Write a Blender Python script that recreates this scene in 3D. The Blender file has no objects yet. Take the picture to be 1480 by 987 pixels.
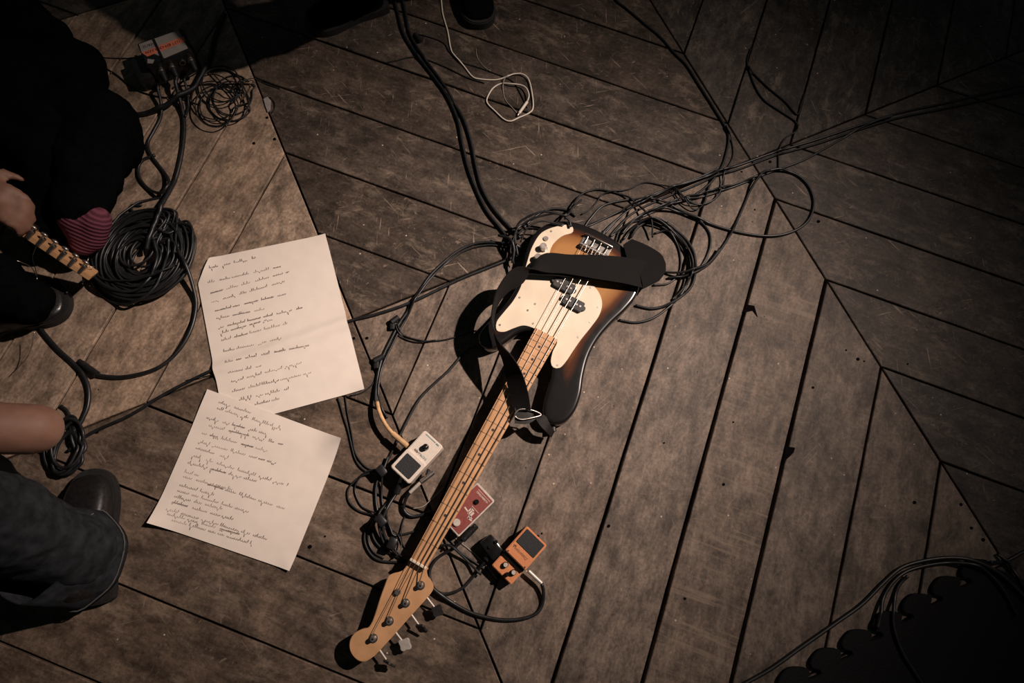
import bpy, bmesh, math, random
import numpy as np
from mathutils import Vector, Matrix, Euler, noise
from mathutils.geometry import delaunay_2d_cdt

random.seed(7)
scn = bpy.context.scene
COL = scn.collection
PI = math.pi

# ------------------------------------------------------------------ camera
FPX, H = 900.0, 1.511
R = np.array([[0.99875234, 0.0, 0.04993762],
              [-0.01426724, -0.95831874, 0.28534478],
              [0.04785615, -0.28570124, -0.95712308]])      # floor axes from lens axes
cam_d = bpy.data.cameras.new('camera')
cam_d.sensor_fit = 'HORIZONTAL'; cam_d.sensor_width = 36.0
cam_d.lens = FPX / 1480.0 * 36.0
cam_d.clip_start = 0.02
cam = bpy.data.objects.new('camera', cam_d); COL.objects.link(cam)
Rb = R @ np.diag([1, -1, -1])
cam.matrix_world = Matrix(((*Rb[0], 0), (*Rb[1], 0), (*Rb[2], H), (0, 0, 0, 1)))
scn.camera = cam

# ------------------------------------------------------------------ light
world = bpy.data.worlds.new('dark_room'); scn.world = world
world.use_nodes = True
bg = world.node_tree.nodes['Background']
bg.inputs[0].default_value = (0.75, 0.95, 1.0, 1); bg.inputs[1].default_value = 0.018
sp = bpy.data.lights.new('stage_spot', 'SPOT')
sp.energy = 1080; sp.color = (1.0, 0.815, 0.715)
sp.spot_size = math.radians(78); sp.spot_blend = 0.4; sp.shadow_soft_size = 0.035
spot = bpy.data.objects.new('stage_spot', sp); COL.objects.link(spot)
LP = Vector((2.35, 1.30, 2.95)); LT = Vector((-0.10, 0.43, 0))
spot.location = LP
spot.rotation_euler = (LT - LP).to_track_quat('-Z', 'Y').to_euler()
# the lamp's own beam: bright middle fading smoothly outwards
sp.use_nodes = True
_nt = sp.node_tree; _em = _nt.nodes['Emission']
_tc = _nt.nodes.new('ShaderNodeTexCoord'); _sx = _nt.nodes.new('ShaderNodeSeparateXYZ')
_nt.links.new(_tc.outputs['Normal'], _sx.inputs[0])
def _m(op, a, b=None):
    n = _nt.nodes.new('ShaderNodeMath'); n.operation = op
    for i, v in enumerate((a, b)):
        if v is None: continue
        if isinstance(v, (int, float)): n.inputs[i].default_value = v
        else: _nt.links.new(v, n.inputs[i])
    return n.outputs[0]
_z2 = _m('MULTIPLY', _sx.outputs[2], _sx.outputs[2])
_t2 = _m('DIVIDE', _m('SUBTRACT', 1.0, _z2), _m('MAXIMUM', _z2, 0.01))      # squared tangent of the angle off axis
_nt.links.new(_m('POWER', 2.71828, _m('MULTIPLY', _t2, -1.0 / 0.213 ** 2)), _em.inputs['Strength'])
scn.view_settings.view_transform = 'Standard'
scn.view_settings.look = 'None'
scn.view_settings.gamma = 1.0
scn.view_settings.exposure = 0.0

# ------------------------------------------------------------------ helpers
def at(px, py, z=0.0):
    d = R @ np.array([(px - 740) / FPX, (py - 493.5) / FPX, 1.0])
    t = (z - H) / d[2]
    return Vector((d[0] * t, d[1] * t, H + d[2] * t))

def setp(o, label=None, cat=None, group=None, kind=None):
    if label: o['label'] = label
    if cat: o['category'] = cat
    if group: o['group'] = group
    if kind: o['kind'] = kind
    return o

def link(o, parent=None):
    COL.objects.link(o)
    if parent: o.parent = parent
    return o

def empty(name, label, cat, loc=(0, 0, 0), rz=0.0, group=None):
    o = bpy.data.objects.new(name, None); link(o)
    o.empty_display_size = 0.05
    o.location = loc; o.rotation_euler = (0, 0, rz)
    return setp(o, label, cat, group)

def mobj(name, verts, faces, mat, parent=None, smooth=True):
    me = bpy.data.meshes.new(name)
    me.from_pydata([tuple(v) for v in verts], [], faces)
    me.materials.append(mat)
    if smooth: me.shade_smooth()
    me.update()
    return link(bpy.data.objects.new(name, me), parent)

def bobj(name, bm, mat, parent=None, smooth=False, fix=True):
    if fix: bmesh.ops.recalc_face_normals(bm, faces=bm.faces[:])
    me = bpy.data.meshes.new(name); bm.to_mesh(me); bm.free()
    me.materials.append(mat)
    if smooth: me.shade_smooth()
    return link(bpy.data.objects.new(name, me), parent)

def smooth_by_angle(o, deg=35):
    me = o.data
    me.shade_smooth()
    try: me.set_sharp_from_angle(angle=math.radians(deg))
    except Exception: pass
    return o

def box_bm(bm, cx, cy, cz, sx, sy, sz, bev=0.0, rot=None):
    m = Matrix.Translation((cx, cy, cz))
    if rot is not None: m = m @ rot.to_4x4()
    m = m @ Matrix.Diagonal((sx, sy, sz, 1))
    g = bmesh.ops.create_cube(bm, size=1.0, matrix=m)
    if bev > 0:
        es = list({e for v in g['verts'] for e in v.link_edges})
        bmesh.ops.bevel(bm, geom=es, offset=bev, segments=2, affect='EDGES', profile=0.5)

def box(name, mat, parent, c, s, bev=0.0, rot=None):
    bm = bmesh.new(); box_bm(bm, *c, *s, bev, rot)
    return smooth_by_angle(bobj(name, bm, mat, parent))

def cyl_bm(bm, p0, p1, r0, r1=None, seg=16):
    r1 = r0 if r1 is None else r1
    p0, p1 = Vector(p0), Vector(p1); d = p1 - p0
    q = d.to_track_quat('Z', 'Y').to_matrix().to_4x4()
    m = Matrix.Translation((p0 + p1) / 2) @ q
    bmesh.ops.create_cone(bm, cap_ends=True, segments=seg, radius1=r0, radius2=r1, depth=d.length, matrix=m)

def cyl(name, mat, parent, p0, p1, r0, r1=None, seg=16, bev=0.0):
    bm = bmesh.new(); cyl_bm(bm, p0, p1, r0, r1, seg)
    if bev:
        es = [e for e in bm.edges if len(e.link_faces) == 2 and e.calc_face_angle(0) > 0.6]
        bmesh.ops.bevel(bm, geom=es, offset=bev, segments=2, affect='EDGES')
    return smooth_by_angle(bobj(name, bm, mat, parent))

def catmull(pts, step=0.008, closed=False):
    P = [np.array(p, float) for p in pts]; n = len(P); out = []
    rng = range(n if closed else n - 1)
    for i in rng:
        if closed: a, b, c, d = P[(i - 1) % n], P[i], P[(i + 1) % n], P[(i + 2) % n]
        else:
            b, c = P[i], P[i + 1]
            a = P[i - 1] if i > 0 else 2 * b - c
            d = P[i + 2] if i + 2 < n else 2 * c - b
        k = max(2, int(np.linalg.norm(c - b) / step))
        for j in range(k):
            t = j / k
            out.append(0.5 * ((2 * b) + (-a + c) * t + (2 * a - 5 * b + 4 * c - d) * t * t + (-a + 3 * b - 3 * c + d) * t ** 3))
    if not closed: out.append(P[-1])
    return out

def tube_data(path, r, seg=8):
    P = [Vector(p) for p in path]; n = len(P)
    rs = r if hasattr(r, '__len__') else [r] * n
    T = [(P[min(i + 1, n - 1)] - P[max(i - 1, 0)]).normalized() for i in range(n)]
    up = Vector((0, 0, 1))
    if abs(T[0].dot(up)) > 0.9: up = Vector((1, 0, 0))
    N = (up - T[0] * up.dot(T[0])).normalized()
    V, F = [], []
    for i in range(n):
        if i:
            N = N - T[i] * N.dot(T[i])
            N = N.normalized() if N.length > 1e-6 else T[i].orthogonal().normalized()
        B = T[i].cross(N)
        for k in range(seg):
            a = 2 * PI * k / seg
            V.append(P[i] + (N * math.cos(a) + B * math.sin(a)) * rs[i])
        if i:
            o = (i - 1) * seg
            for k in range(seg):
                F.append((o + k, o + (k + 1) % seg, o + seg + (k + 1) % seg, o + seg + k))
    F.append(tuple(range(seg))[::-1]); F.append(tuple(range((n - 1) * seg, n * seg)))
    return V, F

def tube(name, mat, parent, path, r, seg=8):
    V, F = tube_data(path, r, seg)
    return mobj(name, V, F, mat, parent)

def prism(name, mat, parent, pts, z0, z1, bev=0.0, seg=2):
    """closed 2-D outline extruded from z0 to z1"""
    bm = bmesh.new()
    vs = [bm.verts.new((p[0], p[1], z0)) for p in pts]
    f = bm.faces.new(vs)
    g = bmesh.ops.extrude_face_region(bm, geom=[f])
    top = [v for v in g['geom'] if isinstance(v, bmesh.types.BMVert)]
    for v in top: v.co.z = z1
    bmesh.ops.recalc_face_normals(bm, faces=bm.faces[:])
    if bev:
        ts = set(top)
        es = [e for e in bm.edges if e.verts[0] in ts and e.verts[1] in ts]
        bmesh.ops.bevel(bm, geom=es, offset=bev, segments=seg, affect='EDGES')
    return smooth_by_angle(bobj(name, bm, mat, parent))

def rrect(w, h, r, n=5, cx=0, cy=0):
    out = []
    for sx, sy, a0 in ((1, 1, 0), (-1, 1, 90), (-1, -1, 180), (1, -1, 270)):
        for i in range(n + 1):
            a = math.radians(a0 + 90 * i / n)
            out.append((cx + sx * (w / 2 - r) + r * math.cos(a), cy + sy * (h / 2 - r) + r * math.sin(a)))
    return out

# ------------------------------------------------------------------ materials
def nodes(m):
    m.use_nodes = True
    nt = m.node_tree
    return nt, nt.nodes['Principled BSDF'], nt.links

def plain(name, col, rough=0.5, metal=0.0, var=0.25, scale=60.0, bump=0.1, spec=0.5, emit=None):
    m = bpy.data.materials.new(name)
    nt, b, lk = nodes(m)
    tc = nt.nodes.new('ShaderNodeTexCoord')
    nz = nt.nodes.new('ShaderNodeTexNoise'); nz.inputs['Scale'].default_value = scale; nz.inputs['Detail'].default_value = 5
    lk.new(tc.outputs['Object'], nz.inputs['Vector'])
    rp = nt.nodes.new('ShaderNodeValToRGB')
    rp.color_ramp.elements[0].position = 0.3; rp.color_ramp.elements[1].position = 0.72
    rp.color_ramp.elements[0].color = (*[c * (1 - var) for c in col], 1)
    rp.color_ramp.elements[1].color = (*[min(1, c * (1 + var)) for c in col], 1)
    lk.new(nz.outputs['Fac'], rp.inputs['Fac']); lk.new(rp.outputs['Color'], b.inputs['Base Color'])
    mr = nt.nodes.new('ShaderNodeMapRange'); mr.inputs['To Min'].default_value = max(0.02, rough - 0.1); mr.inputs['To Max'].default_value = min(1, rough + 0.1)
    lk.new(nz.outputs['Fac'], mr.inputs['Value']); lk.new(mr.outputs['Result'], b.inputs['Roughness'])
    b.inputs['Metallic'].default_value = metal
    b.inputs['Specular IOR Level'].default_value = spec
    if bump:
        bp = nt.nodes.new('ShaderNodeBump'); bp.inputs['Strength'].default_value = bump; bp.inputs['Distance'].default_value = 0.002
        lk.new(nz.outputs['Fac'], bp.inputs['Height']); lk.new(bp.outputs['Normal'], b.inputs['Normal'])
    return m

def floor_wood(name, scratch=0.5, sawn=0.0, stain=0.5):
    m = bpy.data.materials.new(name)
    nt, b, lk = nodes(m)
    N = nt.nodes.new
    tc = N('ShaderNodeTexCoord'); oi = N('ShaderNodeObjectInfo')
    off = N('ShaderNodeVectorMath'); off.operation = 'MULTIPLY_ADD'
    lk.new(oi.outputs['Random'], off.inputs[0]); off.inputs[1].default_value = (37, 23, 11)
    lk.new(tc.outputs['Object'], off.inputs[2])
    def noise_(scale, detail=6, mapping=None, rough=0.6, dist=0.0):
        n = N('ShaderNodeTexNoise'); n.inputs['Scale'].default_value = scale; n.inputs['Detail'].default_value = detail
        n.inputs['Roughness'].default_value = rough; n.inputs['Distortion'].default_value = dist
        src = off.outputs[0]
        if mapping:
            mp = N('ShaderNodeVectorMath'); mp.operation = 'MULTIPLY'; mp.inputs[1].default_value = mapping
            lk.new(src, mp.inputs[0]); src = mp.outputs[0]
        lk.new(src, n.inputs['Vector']); return n
    def ramp(src, p0, c0, p1, c1):
        r = N('ShaderNodeValToRGB'); e = r.color_ramp.elements
        e[0].position, e[1].position = p0, p1
        e[0].color = (c0, c0, c0, 1); e[1].color = (c1, c1, c1, 1)
        lk.new(src, r.inputs['Fac']); return r.outputs['Color']
    def mix(kind, fac, a, bb):
        x = N('ShaderNodeMix'); x.data_type = 'RGBA'; x.blend_type = kind
        if isinstance(fac, float): x.inputs[0].default_value = fac
        else: lk.new(fac, x.inputs[0])
        for i, v in ((6, a), (7, bb)):
            if isinstance(v, tuple): x.inputs[i].default_value = v
            else: lk.new(v, x.inputs[i])
        return x.outputs[2]
    def math_(op, a, bb):
        x = N('ShaderNodeMath'); x.operation = op
        for i, v in ((0, a), (1, bb)):
            if isinstance(v, (int, float)): x.inputs[i].default_value = v
            else: lk.new(v, x.inputs[i])
        return x.outputs[0]
    grain = noise_(1.0, 8, (9, 62, 5), 0.7, 1.2)
    fine = noise_(130, 4)
    blot = noise_(7, 5, None, 0.6, 0.5)
    blot2 = noise_(24, 7, (0.7, 1.2, 1), 0.7, 0.2)
    c = oi.outputs['Color']
    c = mix('MULTIPLY', 1.0, c, ramp(grain.outputs['Fac'], 0.32, 0.74, 0.68, 1.16))
    c = mix('MULTIPLY', 1.0, c, ramp(fine.outputs['Fac'], 0.3, 0.66, 0.7, 1.26))
    c = mix('MULTIPLY', stain, c, ramp(blot.outputs['Fac'], 0.36, 0.35, 0.6, 1.15))
    c = mix('MULTIPLY', 0.9, c, ramp(blot2.outputs['Fac'], 0.36, 0.42, 0.62, 1.3))
    # worn pale patches
    worn = noise_(14, 7, (0.7, 1.4, 1), 0.75, 0.25)
    c = mix('MIX', ramp(worn.outputs['Fac'], 0.54, 0.0, 0.74, 0.62), c, (0.30, 0.23, 0.175, 1))
    # scratches: short straight nicks at several angles, plus a faint crackle
    def nick(angle, sc, thr, amt, col):
        nonlocal c
        vr = N('ShaderNodeVectorRotate'); vr.rotation_type = 'Z_AXIS'; vr.inputs['Angle'].default_value = angle
        lk.new(off.outputs[0], vr.inputs['Vector'])
        mp_ = N('ShaderNodeVectorMath'); mp_.operation = 'MULTIPLY'; mp_.inputs[1].default_value = sc
        lk.new(vr.outputs[0], mp_.inputs[0])
        n = N('ShaderNodeTexNoise'); n.inputs['Scale'].default_value = 1.0; n.inputs['Detail'].default_value = 2; n.inputs['Distortion'].default_value = 0.25
        lk.new(mp_.outputs[0], n.inputs['Vector'])
        f = ramp(n.outputs['Fac'], thr, 0.0, thr + 0.05, amt)
        g = ramp(noise_(5 + 3 * abs(angle), 3).outputs['Fac'], 0.48, 0.0, 0.62, 1.0)
        c = mix('MIX', math_('MULTIPLY', f, g), c, col)
    pale = (0.30, 0.225, 0.17, 1)
    nick(0.5, (10, 190, 1), 0.675, scratch, pale)
    nick(1.25, (16, 260, 1), 0.68, scratch, pale)
    nick(-0.6, (12, 230, 1), 0.68, scratch, pale)
    nick(2.2, (40, 110, 1), 0.69, scratch * 0.8, pale)
    nick(0.1, (45, 90, 1), 0.68, scratch * 0.6, pale)
    for k, (sc, mp, thr) in enumerate(((17, (2.0, 0.9, 1), 0.020), (31, (1, 1.3, 1), 0.030))):
        v = N('ShaderNodeTexVoronoi'); v.feature = 'DISTANCE_TO_EDGE'; v.inputs['Scale'].default_value = sc
        wv = noise_(6 + 5 * k, 3)
        mp_ = N('ShaderNodeVectorMath'); mp_.operation = 'MULTIPLY'; mp_.inputs[1].default_value = mp
        lk.new(off.outputs[0], mp_.inputs[0])
        ad = N('ShaderNodeVectorMath'); ad.operation = 'MULTIPLY_ADD'
        lk.new(wv.outputs['Color'], ad.inputs[0]); ad.inputs[1].default_value = (0.12, 0.12, 0.12); lk.new(mp_.outputs[0], ad.inputs[2])
        lk.new(ad.outputs[0], v.inputs['Vector'])
        line = ramp(v.outputs['Distance'], thr * 0.4, 1.0, thr * 1.6, 0.0)
        msk = ramp(noise_(13 + 7 * k, 4, (1, 1, 1), 0.7).outputs['Fac'], 0.56, 0.0, 0.68, scratch * 0.35)
        c = mix('MIX', math_('MULTIPLY', line, msk), c, (0.30, 0.225, 0.17, 1))
    # cross-grain saw marks
    if sawn > 0:
        w = noise_(1.0, 3, (85, 5, 1), 0.55, 0.3)
        msk = ramp(noise_(6, 5, (1, 0.8, 1)).outputs['Fac'], 0.40, 0.0, 0.64, sawn)
        line = ramp(w.outputs['Fac'], 0.52, 0.0, 0.64, 1.0)
        c = mix('MIX', math_('MULTIPLY', line, msk), c, (0.27, 0.205, 0.155, 1))
    # pale specks and dark nail-like pits
    v = N('ShaderNodeTexVoronoi'); v.inputs['Scale'].default_value = 34; lk.new(off.outputs[0], v.inputs['Vector'])
    sep = N('ShaderNodeSeparateColor'); lk.new(v.outputs['Color'], sep.inputs[0])
    dot = ramp(v.outputs['Distance'], 0.05, 1.0, 0.085, 0.0)
    pick = ramp(sep.outputs[0], 0.80, 0.0, 0.82, 1.0)
    c = mix('MIX', math_('MULTIPLY', dot, pick), c, (0.55, 0.45, 0.36, 1))
    pick2 = ramp(sep.outputs[1], 0.90, 0.0, 0.92, 1.0)
    c = mix('MIX', math_('MULTIPLY', dot, pick2), c, (0.012, 0.010, 0.009, 1))
    lk.new(c, b.inputs['Base Color'])
    rr = N('ShaderNodeMapRange'); rr.inputs['To Min'].default_value = 0.5; rr.inputs['To Max'].default_value = 0.75
    lk.new(blot2.outputs['Fac'], rr.inputs['Value']); lk.new(rr.outputs['Result'], b.inputs['Roughness'])
    b.inputs['Specular IOR Level'].default_value = 0.3
    bp = N('ShaderNodeBump'); bp.inputs['Strength'].default_value = 0.35; bp.inputs['Distance'].default_value = 0.0015
    lk.new(math_('ADD', grain.outputs['Fac'], fine.outputs['Fac']), bp.inputs['Height']); lk.new(bp.outputs['Normal'], b.inputs['Normal'])
    return m

M = {}
M['w_dark'] = floor_wood('scratched_dark_boards', 0.85, 0.0, 0.55)
M['w_pale'] = floor_wood('pale_boards', 0.25, 0.0, 0.45)
M['w_mid'] = floor_wood('worn_boards', 0.5, 0.0, 0.6)
M['w_sawn'] = floor_wood('sawn_boards', 0.35, 0.6, 0.5)
M['sub'] = plain('joint_dirt', (0.005, 0.004, 0.004), 0.95, spec=0.0)
M['cable'] = plain('black_rubber', (0.011, 0.012, 0.013), 0.42, bump=0.05, var=0.3, spec=0.5)
M['cable_m'] = plain('matt_black_rubber', (0.009, 0.010, 0.011), 0.55, bump=0.05, spec=0.35)
M['cable_w'] = plain('white_cable', (0.72, 0.64, 0.54), 0.5, var=0.06)
M['cable_g'] = plain('grey_wire', (0.32, 0.28, 0.24), 0.45)
M['tan'] = plain('tan_sleeve', (0.52, 0.32, 0.16), 0.55)
M['black'] = plain('black_plastic', (0.012, 0.012, 0.013), 0.4)
M['blackg'] = plain('black_gloss', (0.010, 0.010, 0.010), 0.15, bump=0.0)
M['rubber'] = plain('ribbed_rubber', (0.018, 0.019, 0.020), 0.75, scale=300, bump=0.5)
M['chrome'] = plain('worn_chrome', (0.62, 0.58, 0.54), 0.28, 1.0, 0.15, 80, 0.05)
M['nickel'] = plain('dull_nickel', (0.45, 0.41, 0.38), 0.4, 1.0, 0.2, 80, 0.05)
M['white_p'] = plain('cream_paint', (0.66, 0.58, 0.50), 0.45, var=0.06, scale=200, bump=0.05)
M['red_p'] = plain('maroon_paint', (0.22, 0.050, 0.040), 0.5, var=0.12, scale=150, bump=0.05)
M['orange_p'] = plain('orange_paint', (0.62, 0.235, 0.095), 0.5, var=0.10, scale=220, bump=0.05)
M['maple'] = plain('maple', (0.52, 0.29, 0.145), 0.38, var=0.12, scale=35, bump=0.03)
M['guard'] = plain('aged_pickguard', (0.70, 0.59, 0.45), 0.4, var=0.07, scale=18, bump=0.02)
M['pickup'] = plain('pickup_black', (0.02, 0.019, 0.018), 0.5)
M['strap'] = plain('strap_webbing', (0.008, 0.007, 0.007), 0.8, scale=400, bump=0.4, spec=0.12)
M['leather'] = plain('strap_leather', (0.011, 0.009, 0.008), 0.55, scale=120, bump=0.2, spec=0.15)
M['paper'] = plain('paper', (0.76, 0.68, 0.60), 0.85, var=0.035, scale=30, bump=0.05)
M['ink'] = plain('ink', (0.20, 0.155, 0.135), 0.7, var=0.3)
M['satin'] = plain('satin_silver', (0.58, 0.53, 0.47), 0.42, 0.25, 0.1, 120, 0.05)
M['fret'] = plain('worn_fret_wire', (0.30, 0.19, 0.11), 0.5, 0.3)
M['ink_w'] = plain('white_print', (0.62, 0.52, 0.46), 0.6)
M['ink_k'] = plain('black_print', (0.03, 0.022, 0.02), 0.6)
M['ink_t'] = plain('teal_print', (0.16, 0.26, 0.27), 0.6)
M['mat_foam'] = plain('foam_mat', (0.016, 0.016, 0.017), 0.95, scale=250, bump=0.6, spec=0.05)
M['cloth_b'] = plain('black_cloth', (0.0032, 0.0034, 0.0036), 0.95, scale=90, bump=0.5, spec=0.0)
M['jeans'] = plain('dark_denim', (0.021, 0.024, 0.027), 0.9, var=0.5, scale=45, bump=0.4, spec=0.08)
M['stitch'] = plain('denim_stitching', (0.075, 0.072, 0.068), 0.9)
M['boot'] = plain('boot_leather', (0.012, 0.011, 0.011), 0.33, scale=120, bump=0.15)
M['sole'] = plain('boot_sole', (0.010, 0.010, 0.010), 0.7)
M['skin'] = plain('skin', (0.24, 0.125, 0.085), 0.6, var=0.12, scale=40, bump=0.15)
def striped(name, ca, cb_, scale):
    m = bpy.data.materials.new(name); nt, b, lk = nodes(m)
    tc = nt.nodes.new('ShaderNodeTexCoord'); w = nt.nodes.new('ShaderNodeTexWave'); w.bands_direction = 'DIAGONAL'
    w.inputs['Scale'].default_value = scale; w.inputs['Distortion'].default_value = 1.5
    lk.new(tc.outputs['Object'], w.inputs['Vector'])
    r = nt.nodes.new('ShaderNodeValToRGB'); r.color_ramp.elements[0].color = (*ca, 1); r.color_ramp.elements[1].color = (*cb_, 1)
    lk.new(w.outputs['Fac'], r.inputs['Fac']); lk.new(r.outputs['Color'], b.inputs['Base Color'])
    bp = nt.nodes.new('ShaderNodeBump'); bp.inputs['Strength'].default_value = 0.6; bp.inputs['Distance'].default_value = 0.003
    lk.new(w.outputs['Fac'], bp.inputs['Height']); lk.new(bp.outputs['Normal'], b.inputs['Normal'])
    b.inputs['Roughness'].default_value = 0.9; b.inputs['Specular IOR Level'].default_value = 0.1
    return m
M['sock'] = striped('magenta_ribbed_sock', (0.075, 0.022, 0.034), (0.16, 0.050, 0.074), 36)
M['hair'] = plain('dark_hair', (0.02, 0.014, 0.010), 0.6)
M['tape_g'] = plain('grey_tape', (0.30, 0.27, 0.25), 0.6, var=0.12)
M['tape_o'] = plain('orange_tape', (0.70, 0.20, 0.11), 0.6, var=0.12)
M['amberstr'] = plain('steel_string', (0.55, 0.50, 0.45), 0.35, 1.0)

def sunburst():
    m = bpy.data.materials.new('sunburst_lacquer'); nt, b, lk = nodes(m)
    a = nt.nodes.new('ShaderNodeAttribute'); a.attribute_name = 'rim'
    tc = nt.nodes.new('ShaderNodeTexCoord'); nz = nt.nodes.new('ShaderNodeTexNoise'); nz.inputs['Scale'].default_value = 25
    lk.new(tc.outputs['Object'], nz.inputs['Vector'])
    ad = nt.nodes.new('ShaderNodeMath'); ad.operation = 'MULTIPLY_ADD'; ad.inputs[1].default_value = 0.10
    lk.new(nz.outputs['Fac'], ad.inputs[0]); lk.new(a.outputs['Fac'], ad.inputs[2])
    r = nt.nodes.new('ShaderNodeValToRGB'); e = r.color_ramp.elements
    e[0].position = 0.24; e[0].color = (0.009, 0.008, 0.008, 1)
    e[1].position = 0.40; e[1].color = (0.085, 0.026, 0.010, 1)
    x = e.new(0.52); x.color = (0.25, 0.105, 0.035, 1)
    x = e.new(0.80); x.color = (0.40, 0.195, 0.070, 1)
    lk.new(ad.outputs[0], r.inputs['Fac']); lk.new(r.outputs['Color'], b.inputs['Base Color'])
    b.inputs['Roughness'].default_value = 0.22
    b.inputs['Coat Weight'].default_value = 0.4; b.inputs['Coat Roughness'].default_value = 0.12
    return m
M['burst'] = sunburst()

# ------------------------------------------------------------------ floor
TH = 0.370
E1 = Vector((math.cos(TH), -math.sin(TH), 0)); E2 = Vector((math.sin(TH), math.cos(TH), 0))
def st(s, t, z=0.0): return E1 * s + E2 * t + Vector((0, 0, z))
W0, CELL = 0.18672, 1.6813
floor = prism('floor', M['sub'], None, [(-4.2, -3.0), (4.4, -3.0), (4.4, 5.2), (-4.2, 5.2)], -0.06, -0.02)
setp(floor, 'worn dark wooden floor of mitred planks in a diamond pattern', 'floor', kind='structure')

def clip(poly, n, d):
    """keep n.p <= d"""
    out = []
    for i in range(len(poly)):
        p, q = poly[i], poly[(i + 1) % len(poly)]
        a, b = n[0] * p[0] + n[1] * p[1] - d, n[0] * q[0] + n[1] * q[1] - d
        if a <= 0: out.append(p)
        if (a < 0 < b) or (b < 0 < a):
            t = a / (a - b); out.append((p[0] + (q[0] - p[0]) * t, p[1] + (q[1] - p[1]) * t))
    return out

def area(p): return 0.5 * abs(sum(p[i][0] * p[(i + 1) % len(p)][1] - p[(i + 1) % len(p)][0] * p[i][1] for i in range(len(p))))

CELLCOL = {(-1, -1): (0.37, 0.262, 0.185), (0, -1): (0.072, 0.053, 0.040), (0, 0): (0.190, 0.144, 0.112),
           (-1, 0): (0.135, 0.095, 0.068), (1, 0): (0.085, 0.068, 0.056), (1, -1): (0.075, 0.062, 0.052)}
rng = random.Random(3)
WIDE = {0.264: 0.0085, 0.451: 0.0095, 0.638: 0.0095, 0.824: 0.0065, 1.011: 0.006}
def plank(i, j, k, horiz):
    m0, m1 = -0.128 + CELL * i, -0.128 + CELL * (i + 1)
    n0, n1 = -0.842 + CELL * j, -0.842 + CELL * (j + 1)
    base = -0.017 if horiz else -0.856
    c0, c1 = base + W0 * k, base + W0 * (k + 1)
    gm = 0.0022
    def gap(c):
        if horiz or (i, j) != (0, 0): return 0.0024
        for q, g in WIDE.items():
            if abs(c - q) < 0.02: return g / 2
        return 0.0024
    a, b = c0 + gap(c0), c1 - gap(c1)
    big = 6.0
    poly = [(-big, a), (big, a), (big, b), (-big, b)] if horiz else [(a, -big), (b, -big), (b, big), (a, big)]
    r2 = gm * 1.4142
    for nn, d in (((1, 1), m1 - r2), ((-1, -1), -(m0 + r2)), ((1, -1), n1 - r2), ((-1, 1), -(n0 + r2))):
        if len(poly) >= 3: poly = clip(poly, nn, d)
    if len(poly) < 3 or area(poly) < 0.0015: return
    cx = sum(p[0] for p in poly) / len(poly); cy = sum(p[1] for p in poly) / len(poly)
    wc = st(cx, cy)
    if not (-2.3 < wc.x < 2.6 and -1.2 < wc.y < 2.9): return
    # local frame: X along the plank
    ang = -TH + (0 if horiz else PI / 2)
    pts = []
    for q in range(len(poly)):
        p, nx = poly[q], poly[(q + 1) % len(poly)]
        L = math.hypot(nx[0] - p[0], nx[1] - p[1]); seg = max(1, int(L / 0.05))
        for s in range(seg):
            t = s / seg
            x, y = p[0] + (nx[0] - p[0]) * t - cx, p[1] + (nx[1] - p[1]) * t - cy
            u, v = (x, y) if horiz else (y, -x)
            if s:
                jv = 0.0011 * noise.noise(Vector((x * 9 + cx * 50, y * 9 + cy * 50, 0.3)))
                v += jv; u += jv * 0.5
            pts.append((u, v))
    top = rng.uniform(-0.0012, 0.0006)
    o = prism('plank', M['w_mid'], floor, pts, -0.02, top, 0.0016, 1)
    o.location = wc; o.rotation_euler = (rng.uniform(-.0012, .0012), rng.uniform(-.0006, .0006), ang)
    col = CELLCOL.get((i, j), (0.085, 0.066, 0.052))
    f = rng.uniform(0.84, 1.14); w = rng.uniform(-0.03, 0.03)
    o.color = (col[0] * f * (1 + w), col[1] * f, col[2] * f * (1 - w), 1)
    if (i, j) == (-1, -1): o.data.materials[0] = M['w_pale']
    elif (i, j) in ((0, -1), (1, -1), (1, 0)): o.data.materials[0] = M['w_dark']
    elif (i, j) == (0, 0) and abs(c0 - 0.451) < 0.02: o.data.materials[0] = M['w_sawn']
for i in range(-3, 4):
    for j in range(-3, 4):
        hz = (i + j) % 2 != 0
        for k in range(-24, 26): plank(i, j, k, hz)

bm = bmesh.new()
for px, py in ((397, 201), (367, 207), (386, 170), (511.5, 489), (530.5, 488.5), (1072, 248), (1091, 303), (1031, 276), (1113, 234), (1223, 506), (1249, 522), (1240, 519), (1312, 526), (1322, 726),
               (1389, 729), (1404, 763), (1421, 780), (702, 786), (638, 796), (783, 771), (1183, 320), (1175, 560), (1046, 700), (960, 640), (880, 760), (140, 624), (448, 790), (470, 775), (990, 865), (1060, 610)):
    p = at(px, py); cyl_bm(bm, p - Vector((0, 0, .004)), p + Vector((0, 0, .0009)), .0032 + .0012 * math.sin(px), seg=10)
setp(bobj('nail_holes', bm, M['sub'], floor), kind='stuff')
for poly in (((1072, 452), (1079, 440), (1090, 442), (1095, 458), (1088, 449), (1078, 451)), ((1135, 645), (1149, 647), (1147, 654), (1140, 661), (1132, 668), (1134, 656))):
    prism('edge_chip', M['sub'], floor, [tuple(at(*p).xy) for p in poly[::-1]], -0.004, 0.0009)

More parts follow.
